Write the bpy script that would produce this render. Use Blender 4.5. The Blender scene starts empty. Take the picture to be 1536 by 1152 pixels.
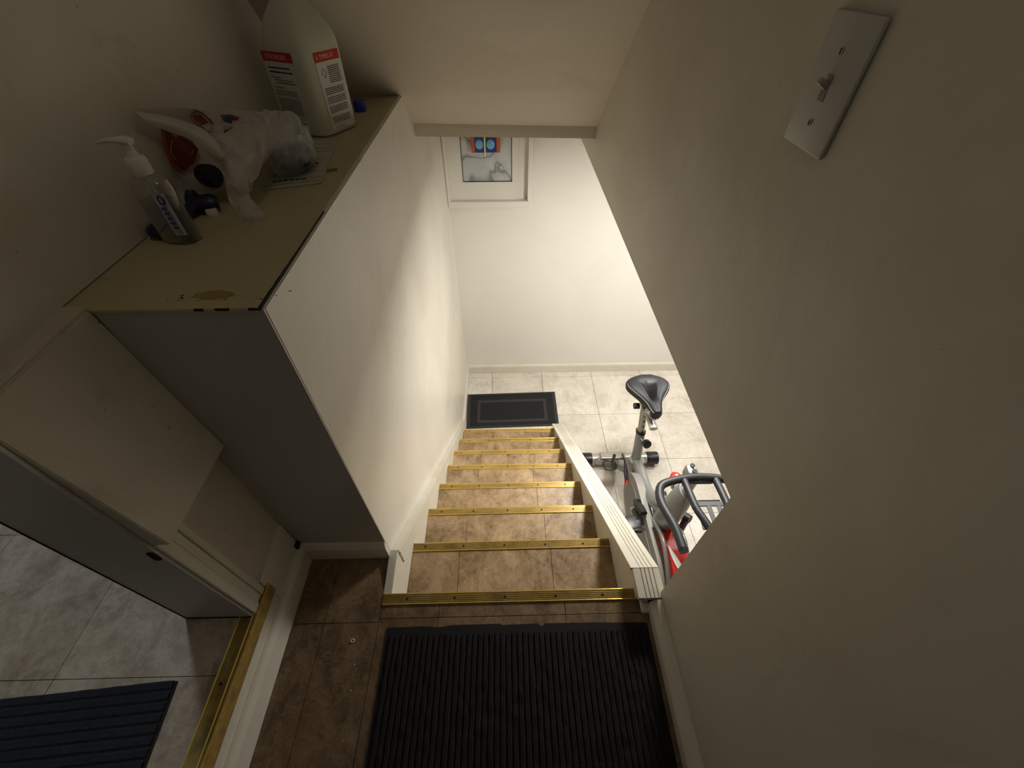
import bpy, bmesh, math, random
from mathutils import Vector, Matrix, noise
random.seed(7)
C = bpy.context.scene.collection
PI = math.pi
H = 1.25                                    # camera height above the landing; landing floor is z = 0

# ------------------------------------------------------------------ camera, world, lights, exposure
def cam_matrix(p, r, y):
    B = Matrix(((1,0,0),(0,0,1),(0,-1,0)))
    Rp = Matrix(((1,0,0),(0,math.cos(p),math.sin(p)),(0,-math.sin(p),math.cos(p))))
    Rr = Matrix(((math.cos(r),-math.sin(r),0),(math.sin(r),math.cos(r),0),(0,0,1)))
    Ry = Matrix(((math.cos(y),-math.sin(y),0),(math.sin(y),math.cos(y),0),(0,0,1)))
    return (Ry @ B @ Rp @ Rr) @ Matrix(((1,0,0),(0,-1,0),(0,0,-1)))
cd = bpy.data.cameras.new('camera'); cam = bpy.data.objects.new('camera', cd); C.objects.link(cam)
cam.matrix_world = Matrix.Translation((0,0,H)) @ cam_matrix(.80714, .003595, -.017757).to_4x4()
cd.sensor_width = 36; cd.lens = 36*631.5/1536; cd.clip_start = .02
bpy.context.scene.camera = cam
W = bpy.data.worlds.new('world'); bpy.context.scene.world = W; W.use_nodes = True
W.node_tree.nodes['Background'].inputs[0].default_value = (.9,.93,1,1)
W.node_tree.nodes['Background'].inputs[1].default_value = 0.02
vs = bpy.context.scene.view_settings
vs.view_transform = 'Standard'; vs.look = 'None'; vs.gamma = 1; vs.exposure = 0; vs.use_curve_mapping = False

def area(name, loc, size, power, col, rot=(0,0,0), sizey=None, spread=None):
    l = bpy.data.lights.new(name, 'AREA'); l.energy = power; l.color = col; l.size = size
    if sizey: l.shape = 'RECTANGLE'; l.size_y = sizey
    else: l.shape = 'DISK'
    if spread: l.spread = spread
    o = bpy.data.objects.new(name, l); C.objects.link(o); o.location = loc; o.rotation_euler = rot
    return o
BASEMENT_LAMP = (.74, 1.50, H-.715)
area('basement_lamp_light', BASEMENT_LAMP, .24, 33, (1,.965,.90))
area('basement_back_lamp_light', (1.75, 2.05, H-.715), .24, 22, (1,.97,.92))
LANDING_FILL = (-.10, .25, H+1.07)  # added fill that brightens ledge and landing; no lamp is known here
area('landing_fill_light', LANDING_FILL, .34, .95, (1,.90,.74))
SIDE_LAMP = (-1.34, 1.17, H+1.07)
area('side_room_lamp_light', SIDE_LAMP, .14, 10.5, (.76,.87,1))

# ------------------------------------------------------------------ materials
def srgb(h):
    c = [int(h[i:i+2],16)/255 for i in (0,2,4)]
    return tuple((x/12.92 if x<=.04045 else ((x+.055)/1.055)**2.4) for x in c)+(1,)
def newmat(name, col, rough=.5, metal=0, **kw):
    m = bpy.data.materials.new(name); m.use_nodes = True
    b = m.node_tree.nodes['Principled BSDF']
    b.inputs['Base Color'].default_value = srgb(col) if isinstance(col,str) else col
    b.inputs['Roughness'].default_value = rough; b.inputs['Metallic'].default_value = metal
    for k,v in kw.items(): b.inputs[k].default_value = v
    return m
def ramp(nt, pts):
    r = nt.nodes.new('ShaderNodeValToRGB')
    e = r.color_ramp.elements
    while len(e) < len(pts): e.new(.5)
    for i,(p,c) in enumerate(pts): e[i].position = p; e[i].color = srgb(c) if isinstance(c,str) else c
    return r
def tex(nt, scale, detail=4, rough=.5, dist=0, coord='Object', sc=None, kind='ShaderNodeTexNoise'):
    tc = nt.nodes.new('ShaderNodeNewGeometry')
    n = nt.nodes.new(kind); n.inputs['Scale'].default_value = scale
    if kind == 'ShaderNodeTexNoise':
        n.inputs['Detail'].default_value = detail; n.inputs['Roughness'].default_value = rough; n.inputs['Distortion'].default_value = dist
    if sc:
        mp = nt.nodes.new('ShaderNodeMapping'); mp.inputs['Scale'].default_value = sc
        nt.links.new(tc.outputs['Position'], mp.inputs[0]); nt.links.new(mp.outputs[0], n.inputs['Vector'])
    else: nt.links.new(tc.outputs['Position'], n.inputs['Vector'])
    return n
def mix(nt, a, b, fac, blend='MIX'):
    m = nt.nodes.new('ShaderNodeMix'); m.data_type = 'RGBA'; m.blend_type = blend
    for s,v in ((m.inputs[0],fac),(m.inputs[6],a),(m.inputs[7],b)):
        if hasattr(v,'is_linked') or hasattr(v,'links'): nt.links.new(v, s)
        elif isinstance(v,str): s.default_value = srgb(v)
        else: s.default_value = v
    return m.outputs[2]
def wallmat(name, col, grime, rough=.45, spots=.5, bump=.15):
    m = newmat(name, col, rough); nt = m.node_tree; b = nt.nodes['Principled BSDF']
    n1 = tex(nt, 1.7, 5, .6, .6); r1 = ramp(nt, [(.42,(0,0,0,1)),(.75,(1,1,1,1))]); nt.links.new(n1.outputs[0], r1.inputs[0])
    n2 = tex(nt, 16, 4, .6); r2 = ramp(nt, [(.66,(0,0,0,1)),(.74,(1,1,1,1))]); nt.links.new(n2.outputs[0], r2.inputs[0])
    n3 = tex(nt, 70, 2, .5); r3 = ramp(nt, [(.74,(0,0,0,1)),(.78,(1,1,1,1))]); nt.links.new(n3.outputs[0], r3.inputs[0])
    def scl(o, k):
        q = nt.nodes.new('ShaderNodeMath'); q.operation='MULTIPLY'; q.inputs[1].default_value = k; nt.links.new(o, q.inputs[0]); return q.outputs[0]
    c = mix(nt, col, grime, scl(r1.outputs[0], .5))
    c = mix(nt, c, grime, scl(r2.outputs[0], .45*spots))
    c = mix(nt, c, '4a4034', scl(r3.outputs[0], .6*spots))
    n6 = tex(nt, 5, 5, .7, 2.5, sc=(1,1,.45)); r6 = ramp(nt, [(.60,(0,0,0,1)),(.70,(1,1,1,1))]); nt.links.new(n6.outputs[0], r6.inputs[0])
    c = mix(nt, c, grime, scl(r6.outputs[0], .40*spots))
    nt.links.new(c, b.inputs['Base Color'])
    n4 = tex(nt, 9, 3, .5); n5 = tex(nt, 120, 3, .6)
    ad = nt.nodes.new('ShaderNodeMath'); ad.operation='MULTIPLY_ADD'; ad.inputs[1].default_value=.06
    nt.links.new(n5.outputs[0], ad.inputs[0]); nt.links.new(n4.outputs[0], ad.inputs[2])
    bp = nt.nodes.new('ShaderNodeBump'); bp.inputs['Strength'].default_value = bump; bp.inputs['Distance'].default_value = .02
    nt.links.new(ad.outputs[0], bp.inputs['Height']); nt.links.new(bp.outputs[0], b.inputs['Normal'])
    return m
def tilemat(name, c1, c2, c3, rough=.4, scale=9, vein='dacdb8'):
    m = newmat(name, c1, rough); nt = m.node_tree; b = nt.nodes['Principled BSDF']
    oi = nt.nodes.new('ShaderNodeObjectInfo')
    n1 = tex(nt, scale, 10, .74, .5, sc=(1,.8,1)); 
    r1 = ramp(nt, [(.36,c2),(.49,c1),(.62,c3)]); nt.links.new(n1.outputs[0], r1.inputs[0])
    n2 = tex(nt, scale*1.6, 10, .8, .7); r2 = ramp(nt, [(.50,(0,0,0,1)),(.53,(.7,.7,.7,1)),(.56,(0,0,0,1))]); nt.links.new(n2.outputs[0], r2.inputs[0])
    mu = nt.nodes.new('ShaderNodeMath'); mu.operation='MULTIPLY'; mu.inputs[1].default_value=.45; nt.links.new(r2.outputs[0], mu.inputs[0])
    c = mix(nt, r1.outputs[0], vein, mu.outputs[0])
    n5 = tex(nt, 85, 4, .7); r5 = ramp(nt, [(.34,(.62,.60,.58,1)),(.50,(1,1,1,1))]); nt.links.new(n5.outputs[0], r5.inputs[0]); c = mix(nt, c, r5.outputs[0], .45, 'MULTIPLY')
    rr = ramp(nt, [(0,(.86,.85,.84,1)),(1,(1,1,1,1))]); nt.links.new(oi.outputs['Random'], rr.inputs[0])
    c = mix(nt, c, rr.outputs[0], 1.0, 'MULTIPLY')
    nt.links.new(c, b.inputs['Base Color'])
    n3 = tex(nt, 60, 6, .7)
    bp = nt.nodes.new('ShaderNodeBump'); bp.inputs['Strength'].default_value=.12; bp.inputs['Distance'].default_value=.004
    nt.links.new(n3.outputs[0], bp.inputs['Height']); nt.links.new(bp.outputs[0], b.inputs['Normal'])
    return m
def noisemat(name, c1, c2, scale, rough=.5, metal=0, bump=.2, bdist=.002, sc=None, lo=.35, hi=.65):
    m = newmat(name, c1, rough, metal); nt = m.node_tree; b = nt.nodes['Principled BSDF']
    n = tex(nt, scale, 6, .65, sc=sc); r = ramp(nt, [(lo,c1),(hi,c2)]); nt.links.new(n.outputs[0], r.inputs[0])
    nt.links.new(r.outputs[0], b.inputs['Base Color'])
    bp = nt.nodes.new('ShaderNodeBump'); bp.inputs['Strength'].default_value=bump; bp.inputs['Distance'].default_value=bdist
    nt.links.new(n.outputs[0], bp.inputs['Height']); nt.links.new(bp.outputs[0], b.inputs['Normal'])
    return m
M = {}
M['wall'] = wallmat('cream_wall_paint', 'd9d4c9', 'b9ad9a', .38, .8)
M['wallr'] = wallmat('right_wall_paint', 'cbc4b5', 'a89c88', .46, .5)
M['wallb'] = wallmat('basement_wall_paint', 'dedbd2', 'd3cfc4', .5, .05, .08)
M['shelf'] = wallmat('worn_yellowed_ledge_paint', 'b9af8a', '8d7d52', .5, 1.0)
M['panel'] = wallmat('scuffed_panel_paint', 'c6beae', '9d8f78', .5, 1.0)
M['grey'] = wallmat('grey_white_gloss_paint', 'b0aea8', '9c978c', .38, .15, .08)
M['trim'] = wallmat('white_trim_paint', 'd2cdbf', 'b0a690', .4, .5, .1)
M['ceil'] = wallmat('ceiling_paint', 'cdc6b8', 'bab0a0', .6, .1)
M['tile'] = tilemat('brown_stone_vinyl', '937a5a', '6d543a', 'ae9472', .42, 10, 'cdb994')
M['tileL'] = tilemat('cool_lit_stone_vinyl', '9f8f7b', '7f6f5d', 'b5a692', .38, 10, 'c4b8a6')  # brown vinyl greyed: part of the cool side-room light is in its colour
M['tileB'] = tilemat('pale_stone_tile', 'cdc6ba', 'b9b1a4', 'd8d2c7', .33, 6, 'e2ddd2')
M['tileD'] = tilemat('shaded_brown_stone_vinyl', '6f5940', '4c3a27', '866e52', .45, 10, 'b09a78')  # darker copy of the brown vinyl; the landing's dimness is in the colour
M['grout'] = newmat('dark_joint', '4a3d2e', .8)
M['groutB'] = newmat('pale_joint', '9c9282', .8)
M['brass'] = noisemat('worn_brass', 'c2a25a', '957a44', 40, .40, .35, .15, .001, sc=(.15,1,1))
M['brassd'] = noisemat('tarnished_brass', 'a68c48', '6e5a30', 18, .42, .45, .15, .001)
M['brassh'] = newmat('polished_brass_lip', 'dcc060', .3, .6)
M['screw'] = newmat('dark_screw', '3a2c18', .5, .6)
M['slab'] = newmat('subfloor', '6b5c48', .9)
M['black'] = newmat('dark_gap', '14100c', .9)
M['carpet'] = noisemat('black_ribbed_carpet', '070707', '161514', 260, .95, 0, .7, .003)
M['carpetb'] = noisemat('blue_black_ribbed_carpet', '0e1015', '1e222a', 240, .95, 0, .7, .003)
M['rubber'] = newmat('black_rubber', '08080a', .85)
M['rubber2'] = newmat('grey_rubber', '27272c', .85)
M['silver'] = newmat('silver_frame_paint', '8e8e8c', .35, .45)
M['silver2'] = newmat('light_silver_paint', 'b2afa8', .32, .5)
M['chrome'] = newmat('chrome', 'c8c8c8', .15, 1)
M['cover'] = newmat('grey_chain_cover', '84817b', .45, .1)
M['dark'] = newmat('dark_grey_bar_coating', '222327', .5)
M['blackp'] = newmat('black_plastic', '141416', .4)
M['red'] = newmat('red_plastic', 'c8201a', .35)
M['white'] = newmat('white_plastic', 'e2dfd8', .35)
M['saddle'] = newmat('black_vinyl_saddle', '17171a', .5)
M['thread'] = newmat('grey_stitching', '8f8f90', .6)
M['switch'] = newmat('aged_white_switch_plate', 'b4b3ac', .35)
M['navy'] = newmat('navy_plastic', '12143c', .4)
M['blue'] = newmat('bright_blue_plastic', '2c34b8', .35)
M['paper'] = newmat('white_print_sheet', 'b5b09f', .6)
M['ink'] = newmat('black_ink', '1a1a1a', .7)
M['sponge'] = noisemat('tan_sponge', 'a08a5c', '7a6640', 90, .9, 0, .6, .003)
M['redlabel'] = newmat('red_label_band', 'c02a20', .5)
M['label'] = newmat('white_label', 'd8d8d0', .5)
M['jug'] = newmat('translucent_jug_plastic', 'dcdccb', .35, 0, **{'Transmission Weight':.15,'Subsurface Weight':.3,'Subsurface Radius':(.05,.05,.04),'IOR':1.35})
M['clear_old'] = newmat('clear_bottle_plastic', 'e8ecf0', .05, 0, **{'Transmission Weight':1.0,'IOR':1.3})
M['gel_old'] = newmat('clear_blue_gel', 'b9c4d2', .02, 0, **{'Transmission Weight':1.0,'IOR':1.33})
M['pump'] = newmat('white_pump_plastic', 'd6d4ce', .35)
def film(name, col, tr, rough=.3):
    m = bpy.data.materials.new(name); m.use_nodes = True; nt = m.node_tree
    for n in list(nt.nodes): nt.nodes.remove(n)
    o = nt.nodes.new('ShaderNodeOutputMaterial')
    b = nt.nodes.new('ShaderNodeBsdfPrincipled'); b.inputs['Base Color'].default_value = srgb(col); b.inputs['Roughness'].default_value = rough
    t = nt.nodes.new('ShaderNodeBsdfTranslucent'); t.inputs[0].default_value = srgb(col)
    p = nt.nodes.new('ShaderNodeBsdfTransparent')
    m1 = nt.nodes.new('ShaderNodeMixShader'); m1.inputs[0].default_value = .35
    m2 = nt.nodes.new('ShaderNodeMixShader'); m2.inputs[0].default_value = tr
    nt.links.new(b.outputs[0], m1.inputs[1]); nt.links.new(t.outputs[0], m1.inputs[2])
    nt.links.new(m1.outputs[0], m2.inputs[1]); nt.links.new(p.outputs[0], m2.inputs[2]); nt.links.new(m2.outputs[0], o.inputs[0])
    return m
def clearmat(name, col, k, gl=.12):
    m = bpy.data.materials.new(name); m.use_nodes = True; nt = m.node_tree
    for n in list(nt.nodes): nt.nodes.remove(n)
    o = nt.nodes.new('ShaderNodeOutputMaterial'); p = nt.nodes.new('ShaderNodeBsdfTransparent'); p.inputs[0].default_value = srgb(col)
    g = nt.nodes.new('ShaderNodeBsdfGlossy'); g.inputs['Roughness'].default_value = .08
    d = nt.nodes.new('ShaderNodeBsdfTranslucent'); d.inputs[0].default_value = srgb('dfe4ea')
    lw = nt.nodes.new('ShaderNodeLayerWeight'); lw.inputs[0].default_value = gl
    a = nt.nodes.new('ShaderNodeMixShader'); b = nt.nodes.new('ShaderNodeMixShader'); b.inputs[0].default_value = k
    nt.links.new(p.outputs[0], b.inputs[1]); nt.links.new(d.outputs[0], b.inputs[2])
    nt.links.new(lw.outputs['Facing'], a.inputs[0]); nt.links.new(b.outputs[0], a.inputs[1]); nt.links.new(g.outputs[0], a.inputs[2])
    nt.links.new(a.outputs[0], o.inputs[0]); return m
M['clear'] = clearmat('clear_bottle_plastic', 'f8f9fa', .20, .45); M['gel'] = clearmat('clear_blue_gel', 'b6bfce', .10, .15)
M['film'] = film('white_bag_film', 'efeae4', .24, .18)
M['film2'] = film('thin_clear_bag_film', 'd8dadc', .55, .12)
M['bagred'] = film('bag_print_red', '803426', .05); M['bagora'] = film('bag_print_orange', 'a84a1e', .1); M['bagblue'] = film('bag_print_blue', '2c4474', .05)
def marblemat():
    m = newmat('frosted_marble_glass', 'c9cdca', .25); nt = m.node_tree; b = nt.nodes['Principled BSDF']
    n = tex(nt, 4.0, 3, .45, .9); r = ramp(nt, [(.38,'c3c8ca'),(.475,'b4babb'),(.50,'7b8483'),(.53,'aab1b1'),(.62,'c6cacc')])
    nt.links.new(n.outputs[0], r.inputs[0]); nt.links.new(r.outputs[0], b.inputs['Base Color']); return m
M['marble'] = marblemat()

# ------------------------------------------------------------------ mesh helpers (coordinates: x right, y down the stairs, z up from the eye; H is added)
def MBM(): return bmesh.new()
def box(bm, x0, x1, y0, y1, z0, z1, bev=0, mat=None):
    vs_ = [bm.verts.new(v) for v in ((x0,y0,z0),(x1,y0,z0),(x1,y1,z0),(x0,y1,z0),(x0,y0,z1),(x1,y0,z1),(x1,y1,z1),(x0,y1,z1))]
    fs = [bm.faces.new([vs_[i] for i in f]) for f in ((3,2,1,0),(4,5,6,7),(0,1,5,4),(1,2,6,5),(2,3,7,6),(3,0,4,7))]
    if mat is not None:
        for v in vs_: v.co = mat @ v.co
    if bev:
        es = list({e for f in fs for e in f.edges})
        bmesh.ops.bevel(bm, geom=es, offset=bev, segments=2, affect='EDGES', profile=.5)
    return bm
def prism(bm, pts, a0, a1, axis='x', bev=0):
    """polygon pts in the other two axes, extruded along axis"""
    def mk(p, a):
        return {'x':(a,p[0],p[1]),'y':(p[0],a,p[1]),'z':(p[0],p[1],a)}[axis]
    A = [bm.verts.new(mk(p,a0)) for p in pts]; B = [bm.verts.new(mk(p,a1)) for p in pts]
    fs = [bm.faces.new(A), bm.faces.new(B[::-1])]
    n = len(pts)
    for i in range(n): fs.append(bm.faces.new((A[i],B[i],B[(i+1)%n],A[(i+1)%n])))
    if bev:
        bmesh.ops.bevel(bm, geom=list({e for f in fs for e in f.edges}), offset=bev, segments=2, affect='EDGES')
    return bm
def quad(bm, a, b, c, d): bm.faces.new([bm.verts.new(p) for p in (a,b,c,d)]); return bm
def smooth_path(pts, k=5):
    P = [Vector(p) for p in pts]; out = []
    for i in range(len(P)-1):
        p0 = P[max(i-1,0)]; p1 = P[i]; p2 = P[i+1]; p3 = P[min(i+2,len(P)-1)]
        for j in range(k):
            t = j/k
            out.append(.5*((2*p1)+(-p0+p2)*t+(2*p0-5*p1+4*p2-p3)*t*t+(-p0+3*p1-3*p2+p3)*t**3))
    out.append(P[-1]); return out
def tube(bm, pts, r, n=10, smooth=0, flat=(1,1), closed=False, up=None):
    """sweep; r is a radius or one per point"""
    rs = list(r) if isinstance(r,(list,tuple)) else [r]*len(pts)
    if smooth:
        rr = smooth_path([(x,0,0) for x in rs], smooth); pts = smooth_path(pts, smooth); rs = [max(v.x,.0002) for v in rr]
    P = [Vector(p) for p in pts]; rings = []
    ref = Vector(up) if up else None
    prev = None
    for i,p in enumerate(P):
        if closed: t = P[(i+1)%len(P)]-P[i-1]
        else: t = P[min(i+1,len(P)-1)]-P[max(i-1,0)]
        t.normalize()
        if ref: u = ref-t*ref.dot(t)
        elif prev is None:
            u = Vector((0,0,1)) if abs(t.z)<.9 else Vector((1,0,0)); u = u-t*u.dot(t)
        else: u = prev-t*prev.dot(t)
        u.normalize(); prev = u; v = t.cross(u)
        rings.append([bm.verts.new(p+(u*math.cos(2*PI*k/n)*flat[0]+v*math.sin(2*PI*k/n)*flat[1])*rs[i]) for k in range(n)])
    m = len(rings)
    for i in range(m if closed else m-1):
        a = rings[i]; b = rings[(i+1)%m]
        for k in range(n): bm.faces.new((a[k],a[(k+1)%n],b[(k+1)%n],b[k]))
    if not closed:
        bm.faces.new(rings[0][::-1]); bm.faces.new(rings[-1])
    return bm
def cyl(bm, a, b, r, n=16, r2=None):
    return tube(bm, [a,b], [r, r if r2 is None else r2], n)
def lathe(bm, prof, cx, cy, n=24):
    rings = [[bm.verts.new((cx+r*math.cos(2*PI*k/n), cy+r*math.sin(2*PI*k/n), z)) for k in range(n)] for r,z in prof]
    for a,b in zip(rings, rings[1:]):
        for k in range(n): bm.faces.new((a[k],a[(k+1)%n],b[(k+1)%n],b[k]))
    bm.faces.new(rings[0][::-1]); bm.faces.new(rings[-1]); return bm
def ssect(bm, prof, cx, cy, ang, e=4.0, n=32):
    """stack of superellipse sections: (half x, half y, z)"""
    rings = []
    for hx,hy,z in prof:
        ring = []
        for k in range(n):
            t = 2*PI*k/n; c,s = math.cos(t),math.sin(t)
            x = hx*math.copysign(abs(c)**(2/e),c); y = hy*math.copysign(abs(s)**(2/e),s)
            ring.append(bm.verts.new((cx+x*math.cos(ang)-y*math.sin(ang), cy+x*math.sin(ang)+y*math.cos(ang), z)))
        rings.append(ring)
    for a,b in zip(rings, rings[1:]):
        for k in range(n): bm.faces.new((a[k],a[(k+1)%n],b[(k+1)%n],b[k]))
    bm.faces.new(rings[0][::-1]); bm.faces.new(rings[-1]); return bm
def absloc(o):
    l = o.location.copy()
    while o.parent: o = o.parent; l = l+o.location
    return l
def obj(name, bm, mat, parent=None, smooth=False, **props):
    bmesh.ops.recalc_face_normals(bm, faces=bm.faces)
    me = bpy.data.meshes.new(name)
    off = absloc(parent) if parent else Vector((0,0,0))
    if parent is None:                       # origin at the middle of the mesh's base
        xs = [v.co for v in bm.verts]
        lo = Vector([min(v[i] for v in xs) for i in range(3)]); hi = Vector([max(v[i] for v in xs) for i in range(3)])
        org = Vector(((lo.x+hi.x)/2,(lo.y+hi.y)/2,lo.z+H))
    else: org = off
    for v in bm.verts: v.co = v.co+Vector((0,0,H))-org
    bm.to_mesh(me); bm.free()
    mats = mat if isinstance(mat,(list,tuple)) else [mat]
    for m in mats: me.materials.append(M[m] if isinstance(m,str) else m)
    if smooth:
        for p in me.polygons: p.use_smooth = True
        try: me.set_sharp_from_angle(angle=math.radians(40))
        except Exception: pass
    o = bpy.data.objects.new(name, me); C.objects.link(o)
    if parent: o.parent = parent
    else: o.location = org
    for k,v in props.items(): o[k] = v
    return o
def thing(name, label, cat, loc, group=None):
    o = bpy.data.objects.new(name, None); C.objects.link(o); o.location = (loc[0],loc[1],loc[2]+H); o.empty_display_size = .05
    o['label'] = label; o['category'] = cat
    if group: o['group'] = group
    return o
def struct(name, bm, mat, smooth=False): return obj(name, bm, mat, None, smooth, kind='structure')
def text(name, s, size, M4, mat, parent, ext=.0003):
    cu = bpy.data.curves.new(name, 'FONT'); cu.body = s; cu.size = size; cu.extrude = ext; cu.align_x = 'LEFT'
    t = bpy.data.objects.new(name, cu); C.objects.link(t); bpy.context.view_layer.update()
    me = bpy.data.meshes.new_from_object(t.evaluated_get(bpy.context.evaluated_depsgraph_get()))
    bpy.data.objects.remove(t); bm = MBM(); bm.from_mesh(me); bpy.data.meshes.remove(me)
    for v in bm.verts: v.co = M4 @ v.co
    return obj(name, bm, mat, parent)
def frame(o, x, y, z=None):
    x = Vector(x).normalized(); y = Vector(y); y = (y-x*y.dot(x)).normalized(); z = x.cross(y)
    m = Matrix((x,y,z)).transposed().to_4x4(); m.translation = Vector(o); return m

ZF = -2.688                                   # basement floor
ZL = -1.25                                    # landing floor
ZS = -.362                                    # ledge top
ZR = -1.08                                    # side room floor
RISE, RUN, Y0 = .1797, .22, .394

# ------------------------------------------------------------------ shell
bm = MBM(); box(bm,-.352,3.3,-.9,2.9,ZF-.1,ZF-.012); fl_b = struct('floor_basement', bm, 'groutB')
xs = [-.36,-.13,.315,.76,1.205,1.65,2.095,2.54,2.985,3.3]; ys = [-.9,-.455,-.01,.435,.88,1.325,1.768,2.212,2.656,2.73]
for i in range(len(xs)-1):
    for j in range(len(ys)-1):
        if xs[i+1] < .4 and ys[j+1] < 1.8: continue
        x0 = max(xs[i],-.352)
        b_ = MBM(); box(b_, x0+.0012, xs[i+1]-.0012, ys[j]+.0012, ys[j+1]-.0012, ZF-.012, ZF, .0008); obj('tile', b_, 'tileB', fl_b)
# landing
bm = MBM(); box(bm,-.592,.40,-1.3,.372,ZL-.12,ZL-.006); box(bm,-.592,-.352,.372,.512,ZL-.12,ZL-.006)
fl = struct('floor', bm, 'grout')
def tile(x0,x1,y0,y1,z,par,mat,g=.0007,th=.006):
    b_ = MBM(); box(b_, x0+g, x1-g, y0+g, y1-g, z-th, z, .0004); return obj('tile', b_, mat, par)
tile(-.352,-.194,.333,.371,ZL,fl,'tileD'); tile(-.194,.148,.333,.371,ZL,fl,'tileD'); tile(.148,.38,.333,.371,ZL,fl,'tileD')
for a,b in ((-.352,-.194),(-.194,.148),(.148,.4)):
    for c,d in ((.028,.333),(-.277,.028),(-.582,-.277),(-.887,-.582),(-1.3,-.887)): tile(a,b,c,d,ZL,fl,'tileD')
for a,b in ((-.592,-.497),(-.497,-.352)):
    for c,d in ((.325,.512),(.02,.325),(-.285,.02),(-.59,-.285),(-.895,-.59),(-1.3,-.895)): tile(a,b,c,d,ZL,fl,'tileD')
# side room floor
bm = MBM(); box(bm,-2.6,-.612,-1.6,.304,ZR-.05,ZR-.006); box(bm,-2.6,-.752,.304,1.4,ZR-.05,ZR-.006); fs = struct('floor_side_room', bm, 'grout')
xs = [-2.6,-2.285,-1.96,-1.635,-1.31,-.975,-.629]
ys = [-1.6,-1.115,-.79,-.465,-.14,.185,.510,.835,1.4]
for i in range(6):
    for j in range(8):
        x1 = xs[i+1]
        if i == 5 and ys[j] > .18: 
            if ys[j] < .4:
                b_ = MBM(); prism(b_, [(-.9743,.1857),(-.6297,.1857),(-.6297,.3025),(-.7535,.3025),(-.7535,.5093),(-.9743,.5093)], ZR-.006, ZR, 'z'); obj('tile', b_, 'tileL', fs)
            else: tile(xs[i],-.755,ys[j],ys[j+1],ZR,fs,'tileL')
        else: tile(xs[i],x1,ys[j],ys[j+1],ZR,fs,'tileL')

# right wall with its low level opening
bm = MBM(); prism(bm, [(-1.3,-1.37),(.367,-1.37),(.367,-.689),(2.74,-.689),(2.74,1.2),(-1.3,1.2)], .4, .50, 'x', .002)
struct('wall_right', bm, 'wallr')
# basement walls and ceiling
bm = MBM(); box(bm,-.66,3.4,2.725,2.85,ZF-.05,-.3); struct('wall_basement_back', bm, 'wallb')
bm = MBM(); box(bm,3.3,3.4,-.9,2.8,ZF-.05,-.5); struct('wall_basement_right', bm, 'wallb')
bm = MBM(); box(bm,.35,3.4,-1.0,-.9,ZF-.05,-.5); struct('wall_basement_front', bm, 'wallb')
bm = MBM(); box(bm,.502,3.4,-1.0,2.8,-.69,-.60); struct('ceiling_basement', bm, 'ceil')
# box wall on the left of the stairs: its worn top is the ledge
bm = MBM()
prism(bm, [(.512,-1.25),(.512,ZS-.004),(2.73,ZS-.004),(2.73,ZF),(.375,ZF),(.375,-1.262),(.512,-1.262)], -.66, -.352, 'x', .0025)
struct('wall_stair_left', bm, 'wall')
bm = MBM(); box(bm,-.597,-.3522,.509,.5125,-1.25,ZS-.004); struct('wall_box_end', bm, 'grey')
# ledge top board
bm = MBM(); box(bm,-.645,-.3565,.5075,1.9,ZS-.008,ZS,.002); struct('trim_1', bm, 'shelf')
bm = MBM()
wd = [max(0,.0028*(1-i/22)+.0010*noise.noise((i*.7,1,2))) for i in range(30)]   # ragged dark gap along the ledge edge
pl_ = [(-.3545,.509+i*.011) for i in range(30)]+[(-.3552-wd[i],.509+i*.011) for i in range(29,-1,-1)]
prism(bm, pl_, ZS-.004, ZS+.0003, 'z')
for x0,x1 in ((-.3720,-.3545),(-.42,-.40),(-.45,-.437)): box(bm,x0,x1,.5060,.5080,ZS-.004,ZS-.0005)
obj('ledge_crack', bm, 'black', bpy.data.objects['trim_1'], kind='stuff')

# left walls
bm = MBM(); prism(bm, [(.305,-.36),(1.9,-.36),(1.9,1.2),(-1.3,1.2),(-1.3,.82),(.305,.82)], -.75, -.64, 'x'); struct('wall_left', bm, 'wall')
bm = MBM(); box(bm,-.75,-.605,.3065,.513,ZL-.02,-.36); struct('wall_left_lower', bm, 'panel')
# scuffed boxed panel under the ledge, proud of the wall
bm = MBM(); prism(bm, [(-.64,-.366),(-.600,-.366),(-.5700,-.697),(-.64,-.697)], .3055, .5085, 'y', .0015); struct('trim_2', bm, 'panel')
# near part of the left wall beyond the doorway, back wall, ceiling
bm = MBM(); box(bm,-.75,-.605,-1.3,-.55,ZL,.82); struct('wall_left_near', bm, 'wall')
bm = MBM(); box(bm,-.75,.5,-1.4,-1.3,ZL-.1,1.2); struct('wall_near', bm, 'wall')
bm = MBM(); box(bm,-.64,.4,-1.3,1.3,1.12,1.2); struct('ceiling', bm, 'ceil')
# side room shell
bm = MBM(); box(bm,-2.7,-2.6,-1.6,1.4,ZR-.05,1.2); struct('wall_side_room_left', bm, 'wall')
bm = MBM(); box(bm,-2.6,-.75,1.4,1.5,ZR-.05,1.2); struct('wall_side_room_back', bm, 'wall')
bm = MBM(); box(bm,-2.6,-.75,-1.7,-1.6,ZR-.05,1.2); struct('wall_side_room_near', bm, 'wall')
bm = MBM(); box(bm,-2.7,-.75,-1.7,1.5,1.12,1.2); struct('ceiling_side_room', bm, 'ceil')
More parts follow.
